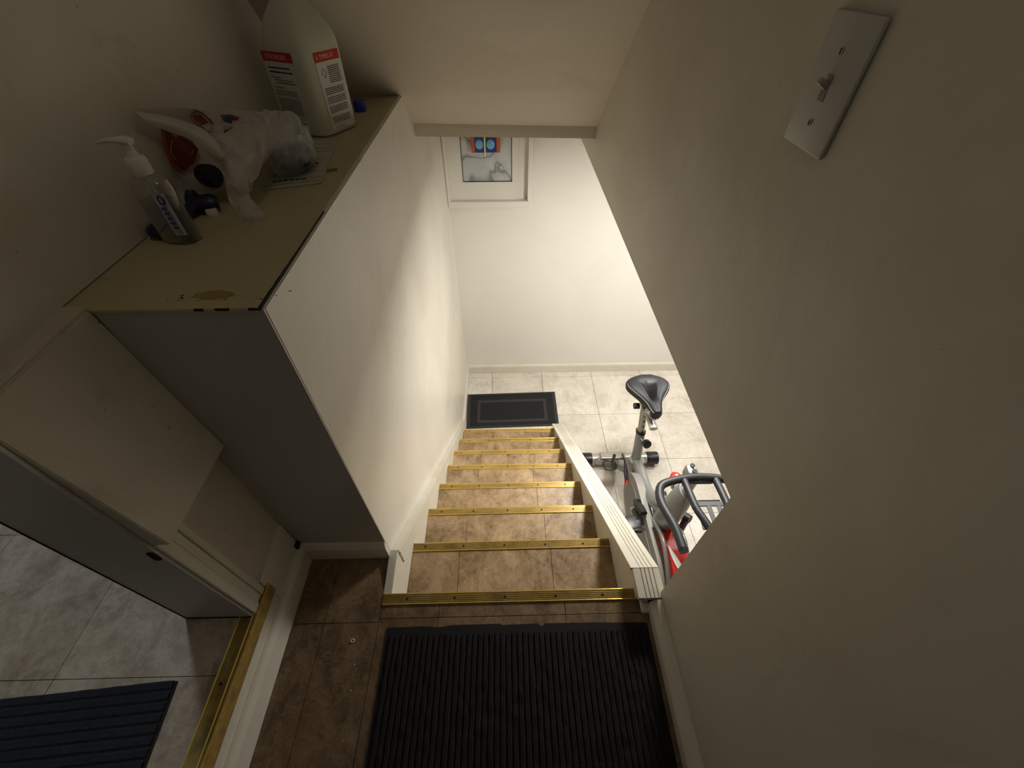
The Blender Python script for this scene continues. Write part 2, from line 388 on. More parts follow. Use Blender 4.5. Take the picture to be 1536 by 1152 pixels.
# door lining and casing (doorway into the side room)
dr = struct('door_1', box(MBM(),-.752,-.600,.2985,.306,ZR,.82,.0015), 'grey')
b_ = MBM(); box(b_,-.606,-.5935,.3045,.3265,ZR-.002,-.70,.0025); obj('casing', b_, 'trim', dr)
b_ = MBM(); box(b_,-.606,-.5975,.3265,.346,ZR-.002,-.70,.0025); obj('casing', b_, 'trim', dr)
b_ = MBM(); box(b_,-.606,-.5945,.346,.362,ZR-.002,-.70,.0025); obj('casing', b_, 'trim', dr)
b_ = MBM(); box(b_,-.7545,-.751,.2975,.3035,ZR,.82); obj('dark_gap', b_, 'black', dr)
b_ = MBM(); box(b_,-.75,-.602,.2965,.2995,ZR+.0002,ZR+.004); obj('dark_gap', b_, 'black', dr)  # black box standing in for the shaded gap at the jamb foot
b_ = MBM(); box(b_,-.612,-.602,.2945,.3005,-.735,-.708,.001); obj('strike_plate', b_, 'black', dr)

# step up into the side room: riser board, skirting, brass strip
st = struct('trim_3', box(MBM(),-.607,-.594,-1.3,.3635,ZL,-1.084,.0015), 'trim')
b_ = MBM(); box(b_,-.607,-.594,.364,.507,ZL,-1.048,.0015); obj('board_end', b_, 'trim', st)
bm = MBM(); prism(bm, [(-.594,ZL),(-.580,ZL),(-.580,-1.187),(-.586,-1.170),(-.594,-1.166)], -1.3, .507, 'y', .001); struct('baseboard_left', bm, 'trim')
bm = MBM(); prism(bm, [(.5095,ZL),(.495,ZL),(.495,-1.185),(.501,-1.168),(.5095,-1.165)], -.588, -.352, 'x', .001); struct('baseboard_box', bm, 'trim')
bm = MBM(); prism(bm, [(.4,ZL),(.372,ZL),(.372,-1.215),(.385,-1.196),(.4,-1.190)], -1.3, .350, 'y', .0015); struct('baseboard_right', bm, 'trim')
b_ = MBM(); box(b_,.352,.376,.330,.365,ZL,-1.236,.004); box(b_,.354,.372,.356,.366,ZL,-1.212,.004); obj('filler_lump', b_, 'trim', bpy.data.objects['baseboard_right'])

# brass threshold strip
b_ = MBM(); box(b_,-.5938,-.586,.490,.507,-1.164,-1.146,.001); obj('corner_gap', b_, 'black', st)
th = thing('threshold_strip', 'brass edging strip along the step up into the side room', 'edging strip', (-.605,-.45,ZR))
b_ = MBM(); box(b_,-.628,-.590,-1.25,.362,ZR,ZR+.0025,.0008); obj('strip_top', b_, 'brassd', th)
b_ = MBM(); box(b_,-.5935,-.5875,-1.25,.372,-1.118,ZR+.004,.0015); obj('strip_face', b_, 'brass', th)
b_ = MBM(); tube(b_,[(-.6275,-1.25,ZR+.003),(-.6275,.30,ZR+.003)],.0016,6); obj('rolled_lip', b_, 'brassh', th)
b_ = MBM(); tube(b_,[(-.598,-1.25,ZR+.0045),(-.598,.365,ZR+.0045)],.0018,6); obj('rolled_lip', b_, 'brassh', th)
for y in (.17,-.1,-.4,-.7,-1.0): obj('screw', lathe(MBM(),[(.0035,ZR+.002),(.0035,ZR+.0035),(.002,ZR+.0042)],-.614,y,10), 'screw', th)

# sloping underside of the flight above, ending in a thin lip
rows = [[(-.66,.62,1.15),(-.36,.58,1.15),(.41,.53,1.15)],
        [(-.66,1.20,.25),(-.36,1.15,.25),(.41,1.10,.25)],
        [(-.66,1.445,-.095),(-.36,1.47,-.095),(.41,1.503,-.095)],
        [(-.66,1.705,-.365),(-.36,1.745,-.362),(.41,1.818,-.362)],
        [(-.66,1.84,-.488),(-.36,1.902,-.488),(.41,2.021,-.537)],
        [(-.66,1.845,-.535),(-.36,1.905,-.535),(.41,2.018,-.582)]]
bm = MBM(); top = [[bm.verts.new(p) for p in r] for r in rows]; back = [[bm.verts.new((p[0],p[1]+.06,p[2]+(.0 if i==5 else .03))) for p in r] for i,r in enumerate(rows)]
for G,s in ((top,0),(back,1)):
    for i in range(5):
        for j in range(2): bm.faces.new((G[i][j],G[i][j+1],G[i+1][j+1],G[i+1][j]))
for j in range(2):
    bm.faces.new((top[5][j],top[5][j+1],back[5][j+1],back[5][j])); bm.faces.new((top[0][j],top[0][j+1],back[0][j+1],back[0][j]))
for i in range(5):
    for j in (0,2): bm.faces.new((top[i][j],top[i+1][j],back[i+1][j],back[i][j]))
struct('ceiling_slope', bm, 'ceil')
bm = MBM(); box(bm,-.36,.398,2.03,2.74,-.53,-.46); struct('ceiling_over_stairs', bm, 'ceil')

# ------------------------------------------------------------------ staircase
sc_ = thing('staircase', 'narrow straight flight of brown stone-patterned steps with brass edges, going down', 'stairs', (0,1.2,ZF))
JX = {1:(-.169,.14),2:(-.169,.143),3:(.134,),4:(-.162,.134),5:(-.165,.132),6:(-.088,.135),7:(-.106,.13)}
XR = {0:(-.352,.3445),1:(-.338,.343),2:(-.333,.339),3:(-.329,.338),4:(-.325,.338),5:(-.324,.336),6:(-.322,.336),7:(-.322,.335)}
for k in range(0,8):
    z = ZL-RISE*k; y1 = Y0+RUN*k; x0,x1 = XR[k]
    if k: x0 = -.3295; x1 = .3445
    zb = z-RISE
    if k:
        b_ = MBM(); box(b_,-.3295,.3445,y1-RUN-.02,y1-.004,z-.04,z-.006); tr = obj('tread', b_, 'slab', sc_)
        js = [-.3295]+list(JX[k])+[.3445]
        for a,b in zip(js,js[1:]): tile(a,b,y1-RUN-.004,y1-.024,z,tr,'tile')
    # riser under the nosing
    b_ = MBM(); box(b_,-.3295 if k else -.351,.3445,y1-.02,y1-.005,zb,z-.004); obj('riser', b_, 'tile', sc_)
    sk = (.0015,-.0015)
    mt = Matrix.Translation((0,y1-.012,z)) @ Matrix.Rotation(.018*random.uniform(-.2,.5),4,'Z') @ Matrix.Translation((0,-(y1-.012),-z))
    b_ = MBM(); box(b_,x0,x1,y1-.026,y1,z-.003,z+.0022,0,mt); ns = obj('nosing', b_, 'brassd' if k<2 else 'brass', sc_)
    b_ = MBM(); box(b_,x0,x1,y1-.002,y1+.002,z-.032,z+.003,.0008,mt); obj('nosing_lip', b_, 'brassh', ns)
    b_ = MBM(); box(b_,x0,x1,y1-.0275,y1-.0245,z-.001,z+.0036,.0008,mt); obj('nosing_lip', b_, 'brassh', ns)
    b_ = MBM()
    for q in range(4): box(b_,x0,x1,y1-.0215+q*.0048,y1-.0203+q*.0048,z+.002,z+.0029,0,mt)
    obj('nosing_rib', b_, 'brass', ns, kind='stuff')
    off = random.uniform(-.02,.02)
    for xx in (-.27,-.14,0,.14,.27):
        obj('screw', lathe(MBM(),[(.0036,z+.002),(.0036,z+.0034),(.002,z+.0042)],xx+off,y1-.013,10), 'screw', ns)
# left skirt board with fluted casing
sk_ = struct('trim_4', prism(MBM(), [(.394,-1.25),(.512,-1.235),(2.03,-2.515),(2.03,ZF),(.394,ZF)], -.353, -.330, 'x', .001), 'trim')
def line_z(y, y0, z0, s): return z0-s*(y-y0)
flu = [(.0,.012,.006),(.012,.034,.0095),(.034,.040,.0055),(.040,.052,.0095),(.052,.058,.0055),(.058,.070,.0095),(.070,.076,.0055),(.076,.088,.0095)]
for i,(a,b,t) in enumerate(flu):
    p = []
    for y,d in ((.512,a),(2.035,a),(2.09,b),(.512,b)):
        p.append((y, line_z(y,.512,-1.235,.838)-d))
    y_s = .395
    zs0 = min(-1.252, line_z(y_s,.512,-1.235,.838)-a); zs1 = min(-1.253, line_z(y_s,.512,-1.235,.838)-b)
    b_ = MBM(); prism(b_, p, -.333, -.3330+t*.85, 'x', .0005); obj('fluted_strip', b_, 'trim', sk_)
bm = MBM(); box(bm,-.352,-.337,2.03,2.725,ZF,-2.60,.002); struct('baseboard_stair', bm, 'trim')
bm = MBM(); prism(bm, [(2.726,ZF),(2.712,ZF),(2.712,-2.615),(2.718,-2.60),(2.726,-2.596)], -.337, 3.3, 'x', .001); struct('baseboard_back', bm, 'trim')

# right knee wall with fluted cap
def capz(y): return -1.190-.8475*(y-.43)
kw = struct('wall_knee', prism(MBM(), [(.367,-1.20),(.43,-1.20),(1.945,capz(1.945)-.012),(1.945,ZF),(.367,ZF)], .345, .40, 'x', .001), 'trim')
segs = [(.334,.356,.0),(.356,.360,-.005),(.360,.368,0),(.368,.371,-.005),(.371,.379,0),(.379,.382,-.005),(.382,.390,0),(.390,.393,-.004),(.393,.410,.001)]
for a,b,d in segs:
    b_ = MBM(); sh = .016
    d *= .45; prism(b_, [(.43,-1.190+d),(1.965,capz(1.965)+d),(1.965,capz(1.965)-sh),(.43,-1.190-sh)], a, b, 'x', .0007); obj('fluted_cap_strip', b_, 'trim', kw)
    b_ = MBM()
    prism(b_, [(.352,-1.191+d),(.4295,-1.191+d),(.4295,-1.207),(.352,-1.207)], a+.004 if a<.35 else a, b, 'x', .0007); obj('cap_end_strip', b_, 'trim', kw)

# ------------------------------------------------------------------ window with marbled pane in the basement back wall
w1 = struct('window_1', box(MBM(),-.351,.152,2.70,2.7255,-1.142,-.50,.001), 'wallb')
for nm,b in (('window_frame',(-.351,.170,2.655,2.705,-1.155,-1.118)),('window_frame',(.148,.1705,2.6555,2.705,-1.1175,-.50)),('window_frame',(-.3505,-.334,2.6555,2.705,-1.1175,-.50))):
    b_ = MBM(); box(b_,*b,.003); obj(nm, b_, 'wallb', w1)
b_ = MBM(); box(b_,-.334,.09,2.690,2.701,-1.118,-1.008,.001); obj('window_board', b_, 'wallb', w1)
b_ = MBM(); box(b_,-.334,-.246,2.690,2.701,-1.008,-.50,.001); obj('window_board', b_, 'wallb', w1)
b_ = MBM(); box(b_,.052,.09,2.690,2.701,-1.008,-.50,.001); obj('window_board', b_, 'wallb', w1)
b_ = MBM(); box(b_,-.246,.052,2.694,2.6995,-1.008,-.50); obj('pane', b_, 'marble', w1)
b_ = MBM()
box(b_,-.247,-.2445,2.687,2.694,-1.009,-.5); box(b_,.0505,.053,2.687,2.694,-1.009,-.5); box(b_,-.247,.053,2.687,2.694,-1.0095,-1.0065)
obj('glazing_line', b_, 'rubber2', w1)
orn = thing('hanging_ornament', 'small blue and orange ornament with a pale cord in front of the marbled window', 'ornament', (-.10,2.66,-.84))
b_ = MBM(); box(b_,-.165,-.035,2.655,2.672,-.835,-.74,.004); obj('ornament_body', b_, newmat('ornament_deep_blue','1c3c84',.3), orn)
for x in (-.135,-.072):
    b_ = MBM(); bmesh.ops.create_uvsphere(b_, u_segments=16, v_segments=8, radius=1)
    for v in b_.verts: v.co = Vector((x+v.co.x*.024, 2.653+v.co.y*.008, -.79+v.co.z*.026))
    obj('ornament_lens', b_, newmat('ornament_sky_blue','6fb4e4',.2), orn, True)
for a,b in ((-.182,-.163),(-.037,-.016)):
    b_ = MBM(); box(b_,a,b,2.653,2.674,-.835,-.74,.003); obj('ornament_end', b_, newmat('ornament_orange','c05a24',.4), orn)
b_ = MBM(); tube(b_, [(-.103,2.645,-.50),(-.103,2.645,-.70),(-.104,2.643,-.852)], .0045, 8); obj('cord', b_, newmat('pale_cord','e0dba8',.6), orn)

# ------------------------------------------------------------------ mats
def rotz(bm, cx, cy, a):
    m = Matrix.Translation((cx,cy,0)) @ Matrix.Rotation(a,4,'Z') @ Matrix.Translation((-cx,-cy,0))
    for v in bm.verts: v.co = m @ v.co
mt = thing('door_mat', 'large black ribbed mat with rubber border on the brown landing', 'mat', (.02,-.2,ZL))
def matpoly(bm, pts, z0, z1): return prism(bm, pts, z0, z1, 'z')
edge = [(-.326,-.62),(-.326,.311),(-.255,.3115),(-.235,.3125),(-.19,.309),(-.15,.3135),(-.03,.314),(-.02,.3105),(.0,.3115),(.07,.3125),(.083,.305),(.09,.312),(.094,.3125),(.20,.312),(.362,.309),(.356,-.62)]
obj('backing', matpoly(MBM(), edge, ZL, ZL+.003), 'rubber', mt)
bm = MBM(); rx0,rx1 = -.318,.347; n = 46; dx = (rx1-rx0)/n
for i in range(n):
    x = rx0+i*dx; prev = None; segn = 42
    for j in range(segn+1):
        y = .291-(.291+.60)*j/segn
        w = .42*dx; hgt = .0066+.0030*noise.noise((x*60,y*45,0)); jx = .0016*noise.noise((x*90,y*40,3))
        ring = [bm.verts.new((x+dx*.5+o+jx, y+(.0025*noise.noise((x*70,2,2)) if j==0 else 0), ZL+zz)) for o,zz in ((-w,.0025),(-w*.6,hgt),(w*.6,hgt),(w,.0025))]
        if prev:
            for q in range(3): bm.faces.new((prev[q],prev[q+1],ring[q+1],ring[q]))
        prev = ring
obj('carpet_rib', bm, 'carpet', mt, False, kind='stuff')
bm = MBM()
for i in range(900):
    x = random.uniform(rx0,rx1); y = random.uniform(-.3,.29); a = random.uniform(0,PI); l = random.uniform(.0015,.006)
    z = ZL+.0095
    v = [bm.verts.new((x+s*l*math.cos(a)+t*.0004, y+s*l*math.sin(a), z+t*.0004)) for s,t in ((-1,0),(1,0),(1,1),(-1,1))]; bm.faces.new(v)
obj('lint', bm, newmat('grey_lint','4b4844',.9), mt, False, kind='stuff')

m2 = thing('door_mat', 'blue-black ribbed mat on the cool-lit tiles of the side room, seen through the doorway', 'mat', (-1.0,-.2,ZR))
def mat2xf(bm): rotz(bm,-.707,.177,math.radians(4.2))
bm = MBM(); box(bm,-1.31,-.707,-.70,.177,ZR,ZR+.004,.001); mat2xf(bm)
for v in bm.verts:
    if v.co.x > -.8: v.co.x -= .0
obj('backing', bm, 'rubber', m2)
bm = MBM(); n = 48
for i in range(n):
    y = .170-i*.018; prev = None
    for j in range(31):
        x = -.712-.59*j/30; w = .0084; hgt = .0072+.0022*noise.noise((x*45,y*60,5))
        ring = [bm.verts.new((x, y+o+.0012*noise.noise((x*30,y*50,9)), ZR+zz)) for o,zz in ((-w,.0038),(-w*.6,hgt),(w*.6,hgt),(w,.0038))]
        if prev:
            for q in range(3): bm.faces.new((prev[q],prev[q+1],ring[q+1],ring[q]))
        prev = ring
mat2xf(bm); obj('carpet_rib', bm, 'carpetb', m2, False, kind='stuff')

m3 = thing('door_mat', 'black mat with two grey border lines at the foot of the stairs', 'mat', (.04,2.27,ZF))
q3 = [(-.338,2.452),(.414,2.468),(.416,2.098),(-.330,2.082)]
def lerp2(u,v):
    a = Vector(q3[0]).lerp(Vector(q3[1]),u); b = Vector(q3[3]).lerp(Vector(q3[2]),u); p = a.lerp(b,v); return (p.x,p.y)
def ringq(name, u0,v0,u1,v1,tu,tv,z1,mat):
    o = [lerp2(u0,v0),lerp2(u1,v0),lerp2(u1,v1),lerp2(u0,v1)]; i = [lerp2(u0+tu,v0+tv),lerp2(u1-tu,v0+tv),lerp2(u1-tu,v1-tv),lerp2(u0+tu,v1-tv)]
    bm = MBM()
    for k in range(4): prism(bm, [o[k],o[(k+1)%4],i[(k+1)%4],i[k]], ZF+.002, ZF+z1, 'z')
    obj(name, bm, mat, m3)
obj('backing', prism(MBM(), [lerp2(0,0),lerp2(1,0),lerp2(1,1),lerp2(0,1)], ZF, ZF+.004,'z'), 'rubber', m3)
ringq('border', 0,0,1,1,.035,.045,.006,'rubber2')
ringq('border', .115,.20,.885,.86,.033,.075,.0055,'rubber2')
obj('pile', prism(MBM(), [lerp2(.15,.28),lerp2(.85,.28),lerp2(.85,.78),lerp2(.15,.78)], ZF+.003, ZF+.006,'z'), 'carpet', m3)

# small litter on the landing floor
for i,(x,y,lab) in enumerate([(-.411,.283,'tiny white ring lying on the brown landing tiles left of the mat')]):
    b_ = MBM(); tube(b_, [(x+.0045*math.cos(t),y+.0035*math.sin(t),ZL+.0014) for t in [2*PI*k/12 for k in range(12)]], .0011, 6, closed=True)
    obj('plastic_ring', b_, 'white', None, True, label=lab, category='ring')
bm = MBM()
for i in range(34):
    x = random.uniform(-.56,-.34); y = random.uniform(-.02,.48); s = .0004+.0012*random.random()**3
    bmesh.ops.create_icosphere(bm, subdivisions=1, radius=s, matrix=Matrix.Translation((x,y,ZL+s*.6)))
obj('crumbs', bm, 'white', None, False, kind='stuff', label='pale crumbs and grit scattered on the brown landing tiles left of the ribbed mat', category='crumbs')

# ------------------------------------------------------------------ light switch
sw = thing('light_switch', 'aged white toggle light switch plate on the right wall', 'light switch', (.398,.605,-.187))
bm = MBM(); box(bm,.3925,.4,.557,.652,-.189,-.052,.0042); obj('switch_plate', bm, 'switch', sw, True)
bm = MBM(); box(bm,.3915,.393,.5985,.6105,-.135,-.108,.0006); obj('toggle_slot', bm, newmat('slot_shadow_plastic','8a867a',.5), sw)
bm = MBM(); box(bm,-.0035,.0035,-.0036,.0036,0,.015,.0014, Matrix.Translation((.3932,.6045,-.121)) @ Matrix.Rotation(math.radians(-58),4,'Y')); obj('toggle', bm, newmat('toggle_plastic','a8a59a',.35), sw, True)
for z in (-.086,-.158):
    b_ = MBM(); cyl(b_, (.393,.6045,z), (.3908,.6045,z), .0035, 12); s_ = obj('screw', b_, newmat('painted_screw','a9a69b',.4,.3), sw)
    b_ = MBM(); box(b_,.3904,.3912,.6038,.6052,z-.003,z+.003); obj('screw_slot', b_, 'black', s_)

# ------------------------------------------------------------------ exercise bike (front towards the camera)
HB = lambda h: ZF+h
bk = thing('exercise_bike', 'silver and red spin bike with black saddle standing beside the staircase', 'exercise bike', (.82,1.15,ZF))
X = .80
def P3(x,y,h): return (x,y,ZF+h)
for yy,nm,a,b,h in ((1.735,'rear_stabilizer',.54,1.10,.062),(.60,'front_stabilizer',.54,1.10,.062)):
    bm = MBM(); tube(bm, [P3(a+.07,yy,h),P3(b-.08,yy,h)], .041, 18); sb = obj(nm, bm, 'silver2', bk, True)
    for p,q in ((a,a+.075),(b-.085,b)):
        b_ = MBM(); tube(b_, [P3(p,yy,h),P3(p+.006,yy,h),P3(q-.002,yy,h),P3(q,yy,h)], [.043,.047,.047,.045], 18); obj('end_cap', b_, 'blackp', sb, True)
    for p in (a+.03,b-.03):
        b_ = MBM(); tube(b_, [P3(p-.012,yy,.02),P3(p+.012,yy,.02)], .02, 12); obj('foot', b_, 'blackp', sb, True)
bm = MBM(); tube(bm, [P3(X,1.735,.085),P3(X,1.60,.16),P3(X,1.47,.36),P3(X,1.455,.47)], [.035,.035,.04,.043], 14, 4, flat=(.9,1.1)); obj('rear_strut', bm, 'silver', bk, True)
bm = MBM(); tube(bm, [P3(X,1.43,.36),P3(X,1.455,.43),P3(X,1.527,.66)], [.036,.034,.031], 14, flat=(1.15,.85), up=(0,1,0)); obj('seat_tube', bm, 'silver', bk, True)
bm = MBM(); tube(bm, [P3(X,1.525,.655),P3(X,1.53,.668)], .034, 14, flat=(1.15,.85), up=(0,1,0)); obj('seat_collar', bm, 'blackp', bk, True)
bm = MBM(); tube(bm, [P3(X,1.52,.64),P3(X,1.592,.845)], .025, 14, flat=(1.15,.8), up=(0,1,0)); sp = obj('seat_post', bm, 'silver2', bk, True)
bm = MBM()
for q in range(5):
    y = 1.535+q*.012; h = .68+q*.034; cyl(bm, P3(X,y-.030,h+.006), P3(X,y-.020,h), .006, 8)
obj('adjustment_hole', bm, 'black', sp, kind='stuff')
bm = MBM(); cyl(bm, P3(X,1.49,.645), P3(X+.012,1.435,.66), .010, 10); kn = obj('adjusting_knob', bm, 'chrome', bk, True)
bm = MBM(); lat = [(.0,0),(.024,.002),(.026,.02),(.022,.030),(.012,.031)]
tube(bm, [P3(X+.010,1.455,.652),P3(X+.012,1.449,.654),P3(X+.016,1.428,.664),P3(X+.017,1.424,.666)], [.014,.025,.026,.019], 16); obj('knob_grip', bm, 'blackp', kn, True)
# saddle slider and saddle
bm = MBM(); tube(bm, [P3(X-.01,1.60,.845),P3(X-.005,1.50,.852),P3(X,1.405,.850)], .021, 12, flat=(.75,1.0), up=(0,0,1)); sl = obj('saddle_slider', bm, 'silver2', bk, True)
bm = MBM(); tube(bm, [P3(X,1.42,.850),P3(X,1.402,.849)], .0215, 12, flat=(.8,1.05), up=(0,0,1)); obj('slider_end_cap', bm, 'silver2', sl, True)
bm = MBM(); tube(bm, [P3(X-.075,1.56,.86),P3(X-.045,1.56,.86)], .018, 12); obj('slider_knob', bm, 'blackp', sl, True)
bm = MBM()
for s in (-1,1): tube(bm, [P3(X+s*.035,1.66,.90),P3(X+s*.028,1.57,.878),P3(X+s*.016,1.46,.888),P3(X+s*.008,1.42,.91)], .0045, 8, 4)
obj('saddle_rail', bm, 'chrome', bk, True)
prof = [(-.118,.016),(-.112,.028),(-.085,.036),(-.045,.046),(.0,.070),(.045,.103),(.08,.123),(.118,.122),(.146,.097),(.160,.055)]
sec = [Vector((w,y,0)) for y,w in prof]
sm = smooth_path([(w,y,0) for y,w in prof], 4)
bm = MBM(); rings = []
for p in sm:
    w,y = p.x,p.y; ring = []
    t = (y+.118)/.278
    for k in range(24):
        a = 2*PI*k/24; c,s = math.cos(a),math.sin(a)
        x = w*math.copysign(abs(c)**.8,c)
        z = .034*s if s > 0 else .040*s
        if s > 0:
            g = math.exp(-(x/(.012+.012*t))**2)*max(0,math.sin(PI*min(max((y+.05)/.18,0),1)))
            z -= .058*g*min(1,s*1.5)
            z += .010*t*(abs(x)/.12)
        else: z -= .006*t
        ring.append(bm.verts.new(P3(X+.005+x, 1.545+y, .935+z)))
    rings.append(ring)
for a,b in zip(rings,rings[1:]):
    for k in range(24): bm.faces.new((a[k],a[(k+1)%24],b[(k+1)%24],b[k]))
bm.faces.new(rings[0]); bm.faces.new(rings[-1])
sd = obj('saddle', bm, 'saddle', bk, True)
bm = MBM()
pts = []
for p in sm[2:-1:2]: pts.append(P3(X+.005-p.x*.93,1.545+p.y,.935+.020))
pts2 = [P3(X+.005+p.x*.93,1.545+p.y,.935+.020) for p in sm[2:-1:2]]
tube(bm, pts, .0011, 5); tube(bm, pts2, .0011, 5); obj('stitching', bm, 'thread', sd)
text('saddle_mark', 'OS', .026, frame(P3(X-.052,1.47,.925),(.50,-.86,0),(.5,.3,.85)), 'thread', sd)
# main frame tube from seat tube forward, dipping, then up to the head
bm = MBM(); tube(bm, [P3(X,1.465,.44),P3(X,1.38,.475),P3(X,1.22,.50),P3(X,1.08,.62),P3(X,.975,.80)], [.036,.037,.040,.042,.040], 14, 4, flat=(1.1,.85), up=(0,0,1)); obj('main_tube', bm, 'silver', bk, True)
bm = MBM(); tube(bm, [P3(X+.045,1.36,.42),P3(X+.045,1.2,.45),P3(X+.04,1.05,.60)], .006, 8, 3); obj('tube_seam', bm, 'rubber2', bk, True)
bm = MBM(); tube(bm, [P3(X,1.00,.56),P3(X,.97,.72),P3(X,.955,.90),P3(X,.95,.985)], [.050,.058,.052,.036], 16, 4, flat=(1.15,.8), up=(0,1,0)); hd = obj('head_tube', bm, 'silver', bk, True)
bm = MBM(); box(bm, X-.015,X+.006,1.008,1.016,ZF+.86,ZF+.90,.002); obj('frame_clip', bm, 'blackp', hd)
bm = MBM(); box(bm, X-.03,X-.02,1.0,1.012,ZF+.80,ZF+.815,.002); obj('frame_clip', bm, 'blackp', hd)
bm = MBM(); tube(bm, [P3(X,.95,.96),P3(X,.945,1.10)], .024, 12, flat=(1.1,.8), up=(0,1,0)); obj('handlebar_post', bm, 'silver2', bk, True)
bm = MBM(); box(bm, X-.024,X+.024,.950,1.010,ZF+1.04,ZF+1.115,.014); cl = obj('handlebar_clamp', bm, 'silver', bk, True)
for dy in (.966,.994):
    b_ = MBM(); tube(b_, [P3(X+.002,dy,1.112),P3(X+.002,dy,1.121)], .0105, 14); obj('clamp_bolt', b_, 'blackp', cl, True)
bm = MBM(); cyl(bm, P3(X,1.04,.85), P3(X,1.052,.925), .009, 10); rk = obj('resistance_rod', bm, 'chrome', bk, True)
bm = MBM(); tube(bm, [P3(X,1.050,.908),P3(X,1.051,.914),P3(X,1.054,.934),P3(X,1.055,.940)], [.018,.027,.027,.019], 18); obj('resistance_knob', bm, 'red', rk, True)
bm = MBM(); tube(bm, [P3(X,1.055,.940),P3(X,1.0553,.943)], .006, 10); obj('knob_mark', bm, 'white', rk, True)
# handlebars
hz = 1.135
half = [(-.165,.615,hz+.02),(-.168,.70,hz+.015),(-.186,.79,hz+.005),(-.186,.845,hz),(-.168,.888,hz),(-.125,.908,hz),(-.06,.922,hz),(0,.926,hz)]
full = [P3(X+a,b,c) for a,b,c in half]+[P3(X-a,b,c) for a,b,c in half[-2::-1]]
bm = MBM(); tube(bm, full, .0175, 14, 3); hb = obj('handlebar', bm, 'dark', bk, True)
for s in (-1,1):
    b_ = MBM(); tube(b_, [P3(X+s*.165,.618,hz+.02),P3(X+s*.165,.606,hz+.0205)], [.0185,.017], 14); obj('bar_end_plug', b_, 'blackp', hb, True)
    b_ = MBM(); tube(b_, [P3(X+s*.066,.918,hz),P3(X+s*.066,.86,hz+.010),P3(X+s*.064,.78,hz+.018),P3(X+s*.048,.72,hz+.022),P3(X+s*.032,.66,hz+.024),P3(X+s*.030,.56,hz+.026)], .0150, 12, 3); obj('aero_bar', b_, 'dark', hb, True)
bm = MBM(); box(bm, X-.058,X+.058,.900,.925,ZF+hz-.018,ZF+hz+.002,.006); obj('centre_bracket', bm, 'blackp', hb)
bm = MBM(); box(bm, X-.048,X+.048,.800,.818,ZF+hz-.012,ZF+hz+.012,.006); obj('centre_bracket', bm, 'blackp', hb)
tr_ = MBM()
for x0,x1 in ((-.062,-.046),(-.018,.0),(.022,.040),(.05,.064)): box(tr_, X+x0,X+x1,.705,.80,ZF+hz+.010,ZF+hz+.017,.002)
box(tr_, X-.064,X+.064,.785,.806,ZF+hz+.010,ZF+hz+.0172,.003); box(tr_, X-.064,X+.064,.690,.708,ZF+hz+.010,ZF+hz+.0172,.003)
obj('slotted_tray', tr_, newmat('grey_tray','5a5a5e',.45), hb)
bm = MBM(); tube(bm, [P3(X+.055,.770,hz+.012),P3(X+.055,.770,hz+.024)], .013, 12); obj('tray_screw', bm, 'blackp', hb, True)
# flywheel, chain cover, fork cover
fy,fh = .80,.30
bm = MBM(); tube(bm, [P3(X-.018,fy,fh),P3(X-.016,fy,fh),P3(X+.022,fy,fh),P3(X+.024,fy,fh)], [.215,.222,.222,.215], 48); obj('flywheel', bm, 'silver2', bk, True)
def stadium(c1,r1,c2,r2,n=20):
    (y1,h1),(y2,h2) = c1,c2; d = math.atan2(h2-h1,y2-y1); L = math.hypot(y2-y1,h2-h1); al = math.acos((r1-r2)/L); p = []
    for k in range(n+1):
        a = d+al+(2*PI-2*al)*k/n; p.append((y1+r1*math.cos(a), ZF+h1+r1*math.sin(a)))
    for k in range(n+1):
        a = d-al+(2*al)*k/n; p.append((y2+r2*math.cos(a), ZF+h2+r2*math.sin(a)))
    return p
bm = MBM(); prism(bm, stadium((.80,.33),.235,(1.22,.38),.170), X-.066, X-.022, 'x', .008); cc = obj('chain_cover', bm, 'cover', bk, True)
bm = MBM(); prism(bm, stadium((.80,.33),.17,(1.22,.38),.115), X-.071, X-.064, 'x', .003); obj('cover_face', bm, newmat('mid_grey_cover_face','75726c',.5), cc, True)
def arcband(y0,h0,r0,r1,a0,a1,x0,x1,n=16):
    p = [(y0+r1*math.cos(a0+(a1-a0)*k/n), ZF+h0+r1*math.sin(a0+(a1-a0)*k/n)) for k in range(n+1)]
    p += [(y0+r0*math.cos(a1+(a0-a1)*k/n), ZF+h0+r0*math.sin(a1+(a0-a1)*k/n)) for k in range(n+1)]
    return prism(MBM(), p, x0, x1, 'x', .003)
fk = obj('fork_cover', arcband(.80,.33,.235,.325,math.radians(62),math.radians(196),X-.030,X+.058), 'red', bk)
bm = arcband(.80,.33,.322,.328,math.radians(108),math.radians(124),X-.030,X-.012); obj('cover_swoosh', bm, 'white', fk)
b_ = MBM(); s0 = []
for k in range(13):
    t = k/12; a = math.radians(84+36*t); w = .013*math.sin(PI*min(1,t*1.05))+.002; xx = X-.024+.074*t**1.4
    s0.append((xx,a,w))
top1 = [b_.verts.new((x+w, .80+.3295*math.cos(a), ZF+.33+.3295*math.sin(a))) for x,a,w in s0]; top0 = [b_.verts.new((x-w, .80+.3295*math.cos(a), ZF+.33+.3295*math.sin(a))) for x,a,w in s0]
for i in range(12): b_.faces.new((top0[i],top0[i+1],top1[i+1],top1[i]))
obj('cover_swoosh', b_, 'white', fk)
for s,x in ((1,X+.066),(-1,X-.038)):
    bm = MBM(); tube(bm, [P3(x,.99,.60),P3(x,.86,.645),P3(x,.70,.57),P3(x,.60,.42),P3(x,.575,.25),P3(x,.60,.09)], .012, 10, 4, flat=(1,1)); obj('fork_arm', bm, 'silver', bk, True)
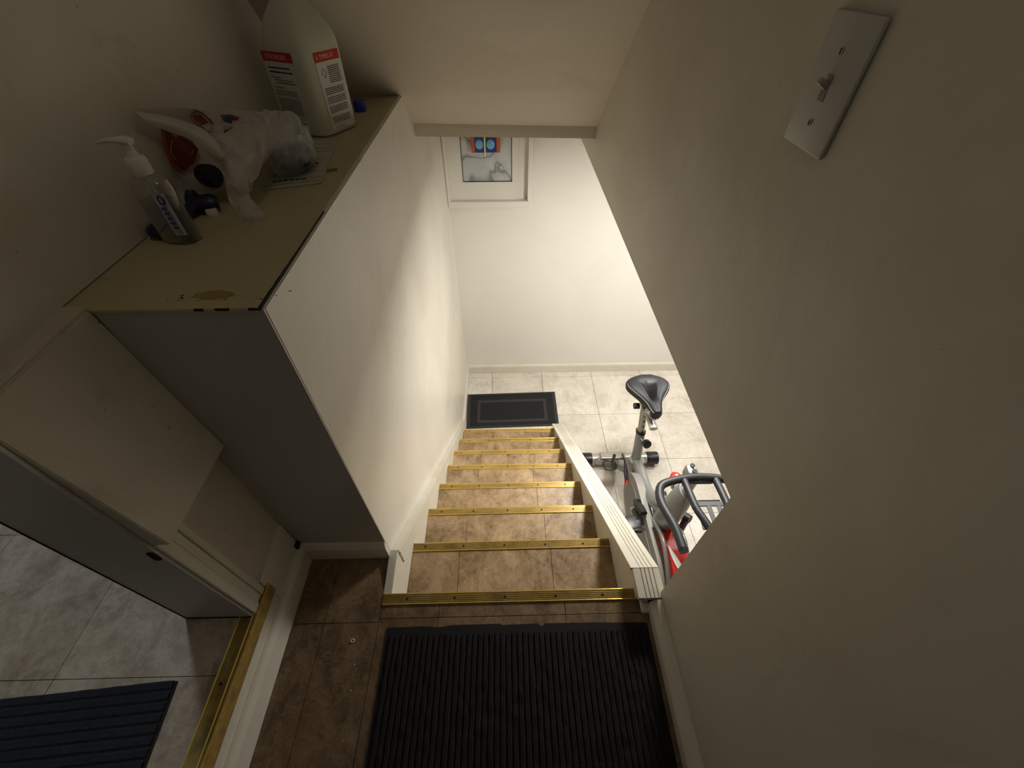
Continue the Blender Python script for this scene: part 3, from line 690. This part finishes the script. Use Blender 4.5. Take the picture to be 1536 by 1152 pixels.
bm = MBM(); tube(bm, [P3(X,1.45,.40),P3(X,1.2,.10),P3(X,.62,.075)], .026, 10, 3); obj('lower_tube', bm, 'silver', bk, True)
# cranks and pedals
ax = (1.13,.44)
for s,dy,dh in ((-1,-.13,.105),(1,.13,-.105)):
    xa = X+s*.085
    bm = MBM(); tube(bm, [P3(xa,ax[0],ax[1]),P3(xa+s*.012,ax[0]+dy,ax[1]+dh)], [.020,.015], 12, flat=(.7,1.1), up=(1,0,0)); cr = obj('crank', bm, 'dark' if s<0 else 'silver', bk, True)
    bm = MBM(); tube(bm, [P3(X+s*.03,ax[0],ax[1]),P3(xa+s*.012,ax[0],ax[1])], .022, 14); obj('crank_hub', bm, 'silver2', cr, True)
    px_ = xa+s*.05; py = ax[0]+dy; ph = ax[1]+dh
    bm = MBM(); box(bm, px_-.04,px_+.04,py-.045,py+.045,ZF+ph-.012,ZF+ph+.012,.006); pd = obj('pedal', bm, 'blackp', bk, True)
    bm = MBM(); tube(bm, [P3(px_-.038,py-.04,ph),P3(px_-.036,py-.05,ph+.05),P3(px_,py-.052,ph+.075),P3(px_+.036,py-.05,ph+.05),P3(px_+.038,py-.04,ph)], .006, 8, 4, flat=(2.2,.5)); obj('toe_cage', bm, 'chrome', pd, True)
# brake pad housing and belt guard on the near right
bm = MBM(); tube(bm, [P3(X+.075,.93,.56),P3(X+.085,.95,.70)], [.016,.018], 12); sh_ = obj('shock_strut', bm, newmat('maroon_strut','46222a',.4), bk, True)
bm = MBM(); tube(bm, [P3(X+.078,.965,.705),P3(X+.098,.94,.715)], .021, 16); obj('strut_cap', bm, 'blackp', sh_, True)
bm = MBM(); tube(bm, [P3(X-.08,1.15,.52),P3(X-.085,1.10,.55),P3(X-.08,1.04,.585)], [.02,.028,.02], 14, 3, flat=(.6,1)); obj('belt_cover_cap', bm, 'blackp', bk, True)
# bottle cage with cables on the left of the seat tube
bm = MBM(); box(bm, X-.20,X-.035,1.525,1.575,ZF+.36,ZF+.385,.006); bc = obj('cage_plate', bm, newmat('worn_steel_plate','8b8478',.4,.5), bk)
bm = MBM()
cx,cy,ch = X-.165,1.50,.37
tube(bm, [P3(cx+.075*math.cos(t),cy+.055*math.sin(t),ch+.01*math.sin(2*t)) for t in [2*PI*k/20 for k in range(20)]], .0022, 6, closed=True)
tube(bm, [P3(cx+.040*math.cos(t)+.02,cy+.035*math.sin(t)-.008,ch-.01) for t in [2*PI*k/16 for k in range(16)]], .008, 8, closed=True)
tube(bm, [P3(cx+.06,cy+.05,ch+.02),P3(cx+.04,cy+.0,ch+.0),P3(cx+.05,cy-.04,ch-.02)], .010, 8, 3)
obj('cable_loop', bm, 'blackp', bc, True)
bm = MBM(); tube(bm, [P3(X-.065,1.53,.42),P3(X-.068,1.46,.44),P3(X-.070,1.40,.42),P3(X-.072,1.34,.40)], [.007,.006,.014,.012], 8, 4); obj('cable_plug', bm, 'blackp', bc, True)
bm = MBM(); tube(bm, [P3(X-.072,1.345,.405),P3(X-.074,1.315,.398)], [.011,.004], 8); obj('plug_tip', bm, 'red', bc, True)

# ------------------------------------------------------------------ jug on the ledge
jg = thing('vinegar_jug', 'large translucent cleaning-vinegar jug with red and white labels, back of the ledge', 'jug', (-.506,1.364,ZS))
A = math.radians(62); hs = .0715; jc = (-.506,1.364)
prof = [(hs*.86,hs*.86,ZS),(hs*.97,hs*.97,ZS+.004),(hs,hs,ZS+.014),(hs,hs,ZS+.19),(hs*.985,hs*.985,ZS+.205),(hs*.9,hs*.9,ZS+.222),(hs*.72,hs*.72,ZS+.248),(hs*.50,hs*.50,ZS+.270),(hs*.33,hs*.33,ZS+.285),(hs*.27,hs*.27,ZS+.292),(hs*.27,hs*.27,ZS+.310)]
bm = MBM(); ssect(bm, prof, jc[0], jc[1], A, 5.0, 48); jb = obj('jug_body', bm, 'jug', jg, True)
dR = Vector((math.cos(A),math.sin(A),0)); dL = Vector((-math.sin(A),math.cos(A),0)); up = Vector((0,0,1)); c0 = Vector((jc[0],jc[1],ZS))
bm = MBM(); tube(bm, [c0+up*.235-dR*.036+dL*-.01, c0+up*.262-dR*.030, c0+up*.293-dR*.016], [.010,.011,.008], 12, 3); obj('jug_handle', bm, 'jug', jg, True)
bm = MBM(); lathe(bm, [(.024,ZS+.309),(.0245,ZS+.312),(.0245,ZS+.332),(.022,ZS+.335)], jc[0], jc[1], 28); obj('jug_cap', bm, 'redlabel', jg, True)
def label(o, xd, w, h, nm, mat, par, lift):
    n = xd.cross(up).normalized()
    bm = MBM(); a = o+n*lift; th = n*.0004
    P = [a, a+xd*w, a+xd*w+up*h, a+up*h]
    vs0 = [bm.verts.new(p) for p in P]+[bm.verts.new(p-th) for p in P]
    for f in ((0,1,2,3),(7,6,5,4),(0,4,5,1),(1,5,6,2),(2,6,7,3),(3,7,4,0)): bm.faces.new([vs0[i] for i in f])
    return obj(nm, bm, mat, par)
# left label lies on the face whose outward normal is -dR ; reading direction is -dL
oL = c0-dR*hs+dL*.066; xL = -dL
l1 = label(oL+up*.012, xL, .098, .150, 'side_label', 'label', jg, .0006)
l1b = label(oL+up*.162, xL, .102, .020, 'label_band', 'redlabel', l1, .0008)
nL = xL.cross(up).normalized()
text('label_text', '6 TIMES STRONGER', .0118, frame(oL+up*.1668+xL*-.012+nL*.0013, xL, up), 'white', l1b) if False else text('label_text', 'STRONGER', .0135, frame(oL+up*.1672+xL*.012+nL*.0013, xL, up), newmat('label_white_ink','e8b8ac',.6), l1b)
def lines(o, xd, nn, rows, par, x0=0):
    bm = MBM(); random.seed(3)
    for (z,w,t,gap,xo) in rows:
        x = 0
        while x < w:
            l = random.uniform(.002,.008); a = o+nn*.0011+xd*(x0+xo+x)+up*z
            P = [a, a+xd*min(l,w-x), a+xd*min(l,w-x)+up*t, a+up*t]; bm.faces.new([bm.verts.new(p) for p in P]); x += l+gap
    obj('label_print', bm, 'ink', par, kind='stuff')
rw = [(.148,.075,.0032,.0007,.01),(.139,.080,.0034,.0007,.01),(.129,.035,.0016,.001,.01),(.123,.062,.0018,.001,.02),(.117,.070,.0020,.001,.02),(.107,.04,.0018,.001,.01)]
rw += [(.101-.0034*i,.078,.0012,.0008,.008) for i in range(4)]+[(.083-.0034*i,.080,.0013,.0007,.008) for i in range(11)]+[(.040,.06,.0015,.0008,.012),(.028,.045,.0026,.0006,.04)]
lines(oL, xL, nL, rw, l1)
oR = c0-dL*hs-dR*.036; xRd = dR; nR = xRd.cross(up).normalized()
l2 = label(oR+up*.012, xRd, .083, .150, 'side_label', 'label', jg, .0006)
l2b = label(oR+up*.160, xRd, .084, .020, 'label_band', 'redlabel', l2, .0008)
text('label_text', '6 TIMES ST', .0125, frame(oR+up*.166+xRd*.006+nR*.0013, xRd, up), newmat('label_white_ink_two','f0c8be',.6), l2b)
rw = [(.148-.0042*i,.04,.0018,.0008,.034) for i in range(9)]+[(.104-.0040*i,.066,.0018,.0008,.008) for i in range(9) if i != 4]+[(.064-.0040*i,.066,.0018,.0008,.008) for i in range(4)]+[(.040-.0042*i,.066,.0018,.0008,.008) for i in range(4)]+[(.017,.035,.0013,.001,.012)]
lines(oR, xRd, nR, rw, l2)
b_ = MBM(); q = oR+up*.137+xRd*.020+nR*.0012
tube(b_, [q+xRd*.008, q+up*.010, q-xRd*.008, q-up*.010], .0005, 4, closed=True); obj('diamond_mark', b_, 'ink', l2)

# bright blue cap lying behind the jug
bm = MBM(); lathe(bm, [(.017,ZS),(.0185,ZS+.002),(.0185,ZS+.026),(.017,ZS+.029),(.006,ZS+.0295)], -.446, 1.548, 28); o = obj('bottle_cap', bm, 'blue', None, True, label='bright blue round cap lying on the ledge behind the jug', category='cap')
# tan sponges against the wall
for i,(x,y,s,lab,a) in enumerate([(-.598,1.262,.032,'tan oval sponge lump on the ledge between plastic bag and jug',.2),(-.614,1.462,.022,'small brownish lump on the ledge left of the jug, against the wall',.9)]):
    bm = MBM(); bmesh.ops.create_icosphere(bm, subdivisions=3, radius=1)
    for v in bm.verts:
        k = 1+.10*noise.noise(v.co*2.2+Vector((i*3,0,0)))
        v.co = Vector((x,y,ZS+s*(.9 if i==0 else .6)))+Matrix.Rotation(a,3,'Z') @ Vector((v.co.x*s*k*(.7 if i==0 else .8), v.co.y*s*k*1.1, v.co.z*s*(.9 if i==0 else .6)*k))
    obj('sponge', bm, 'sponge', None, True, label=lab, category='sponge')

# printed sheet under the bag
sh = thing('printed_packet', 'flat white printed packet lying under the bag, in front of the jug', 'packet', (-.46,1.08,ZS))
bm = MBM(); prism(bm, [(-.52,.928),(-.398,.962),(-.440,1.255),(-.565,1.235)], ZS+.0003, ZS+.003, 'z', .0008); obj('packet_sheet', bm, 'paper', sh)
bm = MBM(); random.seed(5)
def pp(u,v):                      # u along the width, v away from the camera
    a = Vector((-.52,.928)).lerp(Vector((-.398,.962)),u); b = Vector((-.565,1.235)).lerp(Vector((-.440,1.255)),u); q = a.lerp(b,v); return (q.x,q.y,ZS+.0034)
for v,t,u0,u1,g in [(.045,.006,.0,.98,0),(.12,.006,.70,.98,0),(.10,.030,.15,.72,.02),(.22,.012,.05,.2,.01),(.25,.008,.66,.99,.02),(.40,.012,.70,.82,.02),(.42,.030,.74,.80,.0),(.50,.008,.60,.95,.02),(.56,.006,.6,.9,.02),(.70,.009,.58,.98,.02),(.78,.014,.62,.97,.03),(.90,.010,.62,.88,.03)]:
    u = u0
    while u < u1:
        l = random.uniform(.03,.09) if g else u1-u0
        a = [pp(u,v),pp(min(u+l,u1),v),pp(min(u+l,u1),v+t),pp(u,v+t)]; bm.faces.new([bm.verts.new(p) for p in a]); u += l+g+.0001
obj('packet_print', bm, 'ink', sh, kind='stuff')
bm = MBM(); prism(bm, [(-.405,1.028),(-.385,1.040),(-.389,1.055),(-.412,1.047)], ZS+.0002, ZS+.0012, 'z'); obj('paint_stain', bm, newmat('brown_stain','7a6448',.8), bpy.data.objects['trim_1'])
bm = MBM(); bmesh.ops.create_circle(bm, cap_ends=True, segments=18, radius=1)
for v in bm.verts:
    a = math.atan2(v.co.y,v.co.x); r = 1+.25*noise.noise(Vector((math.cos(a)*2,math.sin(a)*2,0))); v.co = Vector((-.435+v.co.x*.030*r,.541+v.co.y*.012*r,ZS+.0003))
obj('paint_stain', bm, newmat('ochre_stain','9a8247',.7), bpy.data.objects['trim_1'])
bm = MBM(); random.seed(12)
for i in range(22):
    x = random.gauss(-.425,.04); y = .525+abs(random.gauss(0,.015)); s = random.uniform(.0006,.0022)
    prism(bm, [(x-s,y-s*.4),(x+s*1.2,y-s*.2),(x+s,y+s*.5),(x-s*.6,y+s*.4)], ZS, ZS+.0004, 'z')
for x,y in ((-.483,.541),(-.482,.536),(-.479,.533)): prism(bm, [(x-.002,y-.001),(x+.002,y-.001),(x+.0015,y+.0015),(x-.001,y+.0015)], ZS, ZS+.0005, 'z')
obj('dirt_specks', bm, 'screw', bpy.data.objects['trim_1'], kind='stuff')

# ------------------------------------------------------------------ hand sanitizer bottle
sn = thing('sanitizer_bottle', 'small clear pump bottle of hand sanitizer at the front of the ledge', 'pump bottle', (-.57,.712,ZS))
sx,sy = -.570,.714; sa = math.radians(-8)
bm = MBM(); ssect(bm, [(.026,.014,ZS),(.031,.0185,ZS+.003),(.032,.0195,ZS+.012),(.0315,.019,ZS+.090),(.030,.018,ZS+.102),(.020,.014,ZS+.109),(.0125,.0125,ZS+.112),(.0125,.0125,ZS+.118)], sx, sy, sa, 2.8, 36); obj('bottle_shell', bm, 'clear', sn, True)
bm = MBM(); ssect(bm, [(.024,.012,ZS+.003),(.029,.0165,ZS+.006),(.030,.0175,ZS+.014),(.0295,.017,ZS+.072)], sx, sy, sa, 2.8, 36); obj('gel', bm, 'gel', sn, True)
bm = MBM(); lathe(bm, [(.0150,ZS+.112),(.0155,ZS+.114),(.0155,ZS+.132),(.0135,ZS+.136),(.0085,ZS+.138),(.0075,ZS+.146)], sx, sy, 24); pc = obj('pump_collar', bm, 'pump', sn, True)
bm = MBM(); tube(bm, [(sx,sy,ZS+.140),(sx,sy,ZS+.158)], [.0065,.0075], 14); tube(bm, [(sx+.010,sy,ZS+.158),(sx,sy,ZS+.160),(sx-.016,sy,ZS+.1605),(sx-.030,sy-.001,ZS+.1595),(sx-.040,sy-.002,ZS+.157)], [.0070,.0080,.0055,.0042,.0035], 12, 3, flat=(.7,1.15)); obj('pump_nozzle', bm, 'pump', sn, True)
bm = MBM(); tube(bm, [(sx,sy,ZS+.112),(sx+.004,sy,ZS+.02)], .0025, 8); obj('dip_tube', bm, 'pump', sn, True)
bm = MBM(); ca,sa_ = math.cos(sa),math.sin(sa)
def spt(lx,ly,z): return Vector((sx+lx*ca-ly*sa_, sy+lx*sa_+ly*ca, ZS+z))
P = [spt(.0120,-.0192,.018),spt(.0285,-.0140,.018),spt(.0285,-.0140,.088),spt(.0120,-.0192,.088)]
bm.faces.new([bm.verts.new(p) for p in P]); lb = obj('label', bm, newmat('pale_blue_label','b9bccb',.5), sn)
bm = MBM(); q = spt(.0203,-.0172,.078); tube(bm, [q+Vector((.0045*math.cos(t),0,.0065*math.sin(t))) for t in [2*PI*k/14 for k in range(14)]], .0012, 5, closed=True); obj('label_mark', bm, 'navy', lb)
bm = MBM()
for i in range(5):
    q = spt(.0175+.0004*i,-.0183,.062-i*.008); box(bm, q.x-.004, q.x+.004, q.y-.0006, q.y, q.z, q.z+.0045)
obj('label_print', bm, newmat('violet_ink','4c4a80',.6), lb, kind='stuff')

# navy plastic clamp lying behind the sanitizer bottle
nv = thing('plastic_clamp', 'dark navy plastic clamp lying on the ledge behind the pump bottle', 'clamp', (-.61,.77,ZS))
bm = MBM(); tube(bm, [(-.623,.745,ZS+.012),(-.612,.725,ZS+.013),(-.600,.735,ZS+.012)], [.012,.016,.010], 14, 4, flat=(.7,1.2)); obj('jaw', bm, 'navy', nv, True)
bm = MBM(); tube(bm, [(-.600,.735,ZS+.012),(-.598,.790,ZS+.012),(-.594,.822,ZS+.014)], [.010,.009,.013], 12, 3); obj('clamp_bar', bm, 'navy', nv, True)
bm = MBM(); tube(bm, [(-.604,.842,ZS+.036),(-.600,.833,ZS+.022),(-.585,.826,ZS+.016),(-.566,.830,ZS+.018),(-.556,.834,ZS+.018)], [.007,.014,.016,.015,.010], 14, 4, flat=(.8,1.15)); obj('jaw', bm, 'navy', nv, True)
bm = MBM(); lathe(bm, [(.010,ZS),(.0105,ZS+.001),(.0105,ZS+.010),(.009,ZS+.012)], -.563, .812, 20); obj('small_cap', bm, 'pump', None, True, label='small clear-white cap on the ledge beside the navy clamp', category='cap')

# ------------------------------------------------------------------ crumpled plastic bag
bg = thing('plastic_bag', 'crumpled white plastic carrier bag with red print, lying on the ledge', 'plastic bag', (-.52,.95,ZS))
SH = {
 'back': [[(-0.616,0.830,-0.189),(-0.607,0.900,-0.203),(-0.591,0.970,-0.222),(-0.551,1.000,-0.231),(-0.488,1.020,-0.239)],
  [(-0.641,0.840,-0.227),(-0.630,0.890,-0.241),(-0.617,0.950,-0.264),(-0.569,0.980,-0.273),(-0.504,1.000,-0.279)],
  [(-0.656,0.840,-0.271),(-0.647,0.880,-0.290),(-0.614,0.900,-0.303),(-0.561,0.920,-0.298),(-0.515,0.950,-0.302)],
  [(-0.661,0.840,-0.318),(-0.646,0.860,-0.332),(-0.610,0.870,-0.336),(-0.571,0.880,-0.328),(-0.547,0.900,-0.329)],
  [(-0.642,0.840,-0.343),(-0.629,0.840,-0.350),(-0.603,0.850,-0.354),(-0.574,0.860,-0.339),(-0.558,0.870,-0.337)]],
 'band': [[(-0.610,0.820,-0.189),(-0.570,0.820,-0.195),(-0.538,0.830,-0.208),(-0.517,0.840,-0.228),(-0.510,0.850,-0.266)],
  [(-0.588,0.800,-0.193),(-0.552,0.795,-0.200),(-0.527,0.805,-0.214),(-0.515,0.820,-0.233),(-0.511,0.840,-0.267)],
  [(-0.580,0.800,-0.203),(-0.554,0.800,-0.215),(-0.537,0.810,-0.228),(-0.525,0.820,-0.246),(-0.518,0.840,-0.272)]],
 'top': [[(-0.618,0.980,-0.225),(-0.576,1.000,-0.228),(-0.535,1.020,-0.236),(-0.503,1.050,-0.248),(-0.475,1.080,-0.266)],
  [(-0.579,0.930,-0.236),(-0.535,0.930,-0.236),(-0.501,0.950,-0.241),(-0.477,0.990,-0.256),(-0.454,1.050,-0.277)],
  [(-0.538,0.880,-0.245),(-0.506,0.880,-0.248),(-0.487,0.910,-0.259),(-0.473,0.960,-0.274),(-0.455,1.020,-0.298)],
  [(-0.519,0.850,-0.269),(-0.499,0.850,-0.273),(-0.487,0.870,-0.288),(-0.479,0.920,-0.292),(-0.477,0.980,-0.299)],
  [(-0.509,0.850,-0.281),(-0.504,0.840,-0.298),(-0.484,0.840,-0.317),(-0.481,0.880,-0.312),(-0.491,0.950,-0.308)]],
 'tail': [[(-0.517,0.845,-0.269),(-0.500,0.840,-0.272),(-0.483,0.840,-0.274)],
  [(-0.517,0.830,-0.297),(-0.496,0.820,-0.300),(-0.480,0.830,-0.310)],
  [(-0.523,0.820,-0.330),(-0.499,0.810,-0.330),(-0.481,0.820,-0.330)],
  [(-0.510,0.800,-0.347),(-0.486,0.790,-0.346),(-0.462,0.800,-0.341)],
  [(-0.503,0.790,-0.362),(-0.473,0.775,-0.365),(-0.451,0.790,-0.360)]],
 'arch': [[(-0.456,1.050,-0.274),(-0.483,1.040,-0.277),(-0.493,0.980,-0.286),(-0.490,0.900,-0.304),(-0.484,0.840,-0.326)],
  [(-0.459,1.030,-0.276),(-0.482,1.010,-0.281),(-0.488,0.950,-0.293),(-0.482,0.870,-0.306),(-0.482,0.820,-0.324)],
  [(-0.478,1.030,-0.292),(-0.493,1.000,-0.296),(-0.498,0.940,-0.309),(-0.488,0.860,-0.317),(-0.490,0.820,-0.329)]],
}
PT = {
 'red1': [(-0.618,0.880,-0.232),(-0.607,0.894,-0.238),(-0.618,0.940,-0.262),(-0.597,0.916,-0.277),(-0.599,0.890,-0.291),(-0.621,0.880,-0.305),(-0.626,0.870,-0.291),(-0.626,0.872,-0.265)],
 'ora': [(-0.620,0.876,-0.228),(-0.614,0.877,-0.229),(-0.623,0.870,-0.265),(-0.624,0.867,-0.292),(-0.619,0.876,-0.304),(-0.620,0.864,-0.304),(-0.631,0.866,-0.291),(-0.629,0.867,-0.263)],
 'red2': [(-0.619,0.969,-0.228),(-0.603,0.969,-0.220),(-0.575,0.946,-0.221),(-0.556,0.933,-0.231),(-0.531,0.898,-0.240),(-0.524,0.874,-0.243),(-0.536,0.870,-0.245),(-0.568,0.905,-0.244),(-0.586,0.924,-0.233)],
 'red3': [(-0.554,0.965,-0.230),(-0.527,0.956,-0.227),(-0.525,0.976,-0.237),(-0.510,0.939,-0.241),(-0.515,0.915,-0.238),(-0.516,0.887,-0.241),(-0.522,0.878,-0.245),(-0.530,0.919,-0.239)],
 'blue': [(-0.526,0.931,-0.224),(-0.520,0.946,-0.230),(-0.513,0.918,-0.233),(-0.526,0.915,-0.233)],
}
def sheet(name, rows, mat, amp=.003, fr=38, k=8, seed=0):
    R = [smooth_path(r, k) for r in rows]
    cols = list(zip(*R)); cols = [smooth_path(c, k) for c in cols]
    bm = MBM(); V = []
    for c in cols:
        cc = []
        for p in c:
            q = p*fr+Vector((seed,seed*2,0)); n = noise.noise(q); n2 = abs(noise.noise(q*.45+Vector((5,1,2)))); n3 = noise.noise(q*2.3)
            d = Vector((.3,-.85,.45))*(amp*(n*.8-n2*2.2+n3*.35)+amp*.6)
            cc.append(bm.verts.new(p+d))
        V.append(cc)
    for a,b in zip(V,V[1:]):
        for i in range(len(a)-1): bm.faces.new((a[i],a[i+1],b[i+1],b[i]))
    bmesh.ops.solidify(bm, geom=bm.faces[:], thickness=.0004)
    return obj(name, bm, mat, bg, True)
sheet('bag_back', SH['back'], 'film', .003, 30, 8, 1)
sheet('bag_handle', SH['band'], 'film', .0015, 30, 7, 2)
sheet('bag_front', SH['top'], 'film', .014, 34, 10, 3)
sheet('bag_tail', SH['tail'], 'film', .009, 50, 9, 4)
sheet('bag_handle', SH['arch'], 'film', .003, 40, 7, 6)
for nm,m in (('red1','bagred'),('ora','bagora'),('red2','bagred'),('red3','bagred'),('blue','bagblue')):
    bm = MBM(); f = bm.faces.new([bm.verts.new(p) for p in PT[nm]]); bmesh.ops.triangulate(bm, faces=[f]); obj('bag_print', bm, m, bg)
def curl(P, a, m, r=.0012):
    q = [Vector(PT[P][i]) for i in a]; c = sum(q, Vector())/len(q)
    bm = MBM(); pts = [p.lerp(c,.35)+Vector((0,-.003,.002)) for p in q]; tube(bm, pts, r, 5, 5, closed=False); obj('bag_print_line', bm, m, bg)
M['pale'] = film('bag_print_pale_line', 'c8a898', .2)
curl('red1',(0,1,2,3,4,5),'pale'); curl('red1',(6,7,1,3),'pale',.0009); curl('red2',(0,2,3,4,6,8,0),'pale'); curl('red2',(1,3,5,7),'pale',.0008); curl('red3',(1,3,5,7),'pale',.0009)
bm = MBM(); bmesh.ops.create_icosphere(bm, subdivisions=5, radius=1)
bc_ = Vector((-.483,1.035,-.305))
for v in bm.verts:
    d = v.co.normalized(); q = d*3.2
    k = 1.08+.14*noise.noise(q)-.26*abs(noise.noise(q*.8+Vector((3,3,3))))+.02*noise.noise(q*3)
    p = bc_+Vector((d.x*.056,d.y*.075,d.z*.064))*k
    p.z = max(p.z, ZS+.0035+.002*noise.noise(d*6)); v.co = p
obj('bag_bulge', bm, 'film2', bg, True)
bm = MBM(); bmesh.ops.create_icosphere(bm, subdivisions=4, radius=1)
for v in bm.verts:
    d = v.co.normalized(); k = 1+.15*noise.noise(d*2.5)
    p = Vector((-.474,1.03,-.328))+Vector((d.x*.040,d.y*.050,d.z*.030))*k; v.co = p
obj('wrapped_bundle', bm, newmat('slate_blue_fabric','454a58',.8), None, True, label='slate blue bundle inside the clear bulge of the plastic bag', category='bundle')
bm = MBM(); tube(bm, [(-.600,.905,-.318),(-.588,.885,-.313),(-.566,.868,-.310),(-.556,.862,-.309)], [.010,.019,.021,.015], 18, 4); obj('bottle_cap', bm, newmat('black_navy_cap','0c0d18',.5), None, True, label='black cap poking out of the open mouth of the plastic bag', category='cap')

# ------------------------------------------------------------------ lamp bodies (outside the frame, at the lights; the landing one is added)
def lamp(x,y,z,r,label,col):
    t = thing('ceiling_lamp', label, 'ceiling lamp', (x,y,z))
    bm = MBM(); lathe(bm, [(r*1.1,z+.004),(r*1.15,z+.012),(r*1.15,z+.022)], x, y, 32); obj('lamp_base', bm, 'white', t, True)
lamp(.74,1.50,H-.715-H,.15,'round ceiling lamp in the basement, nearer of two, over the bike','')
lamp(1.75,2.05,H-.715-H,.15,'round ceiling lamp at the far right of the basement','')
lamp(-.10,.25,1.09,.17,'added round lamp body over the landing, for the unseen fill light','')
lamp(-1.34,1.17,1.09,.12,'round ceiling lamp in the side room','')
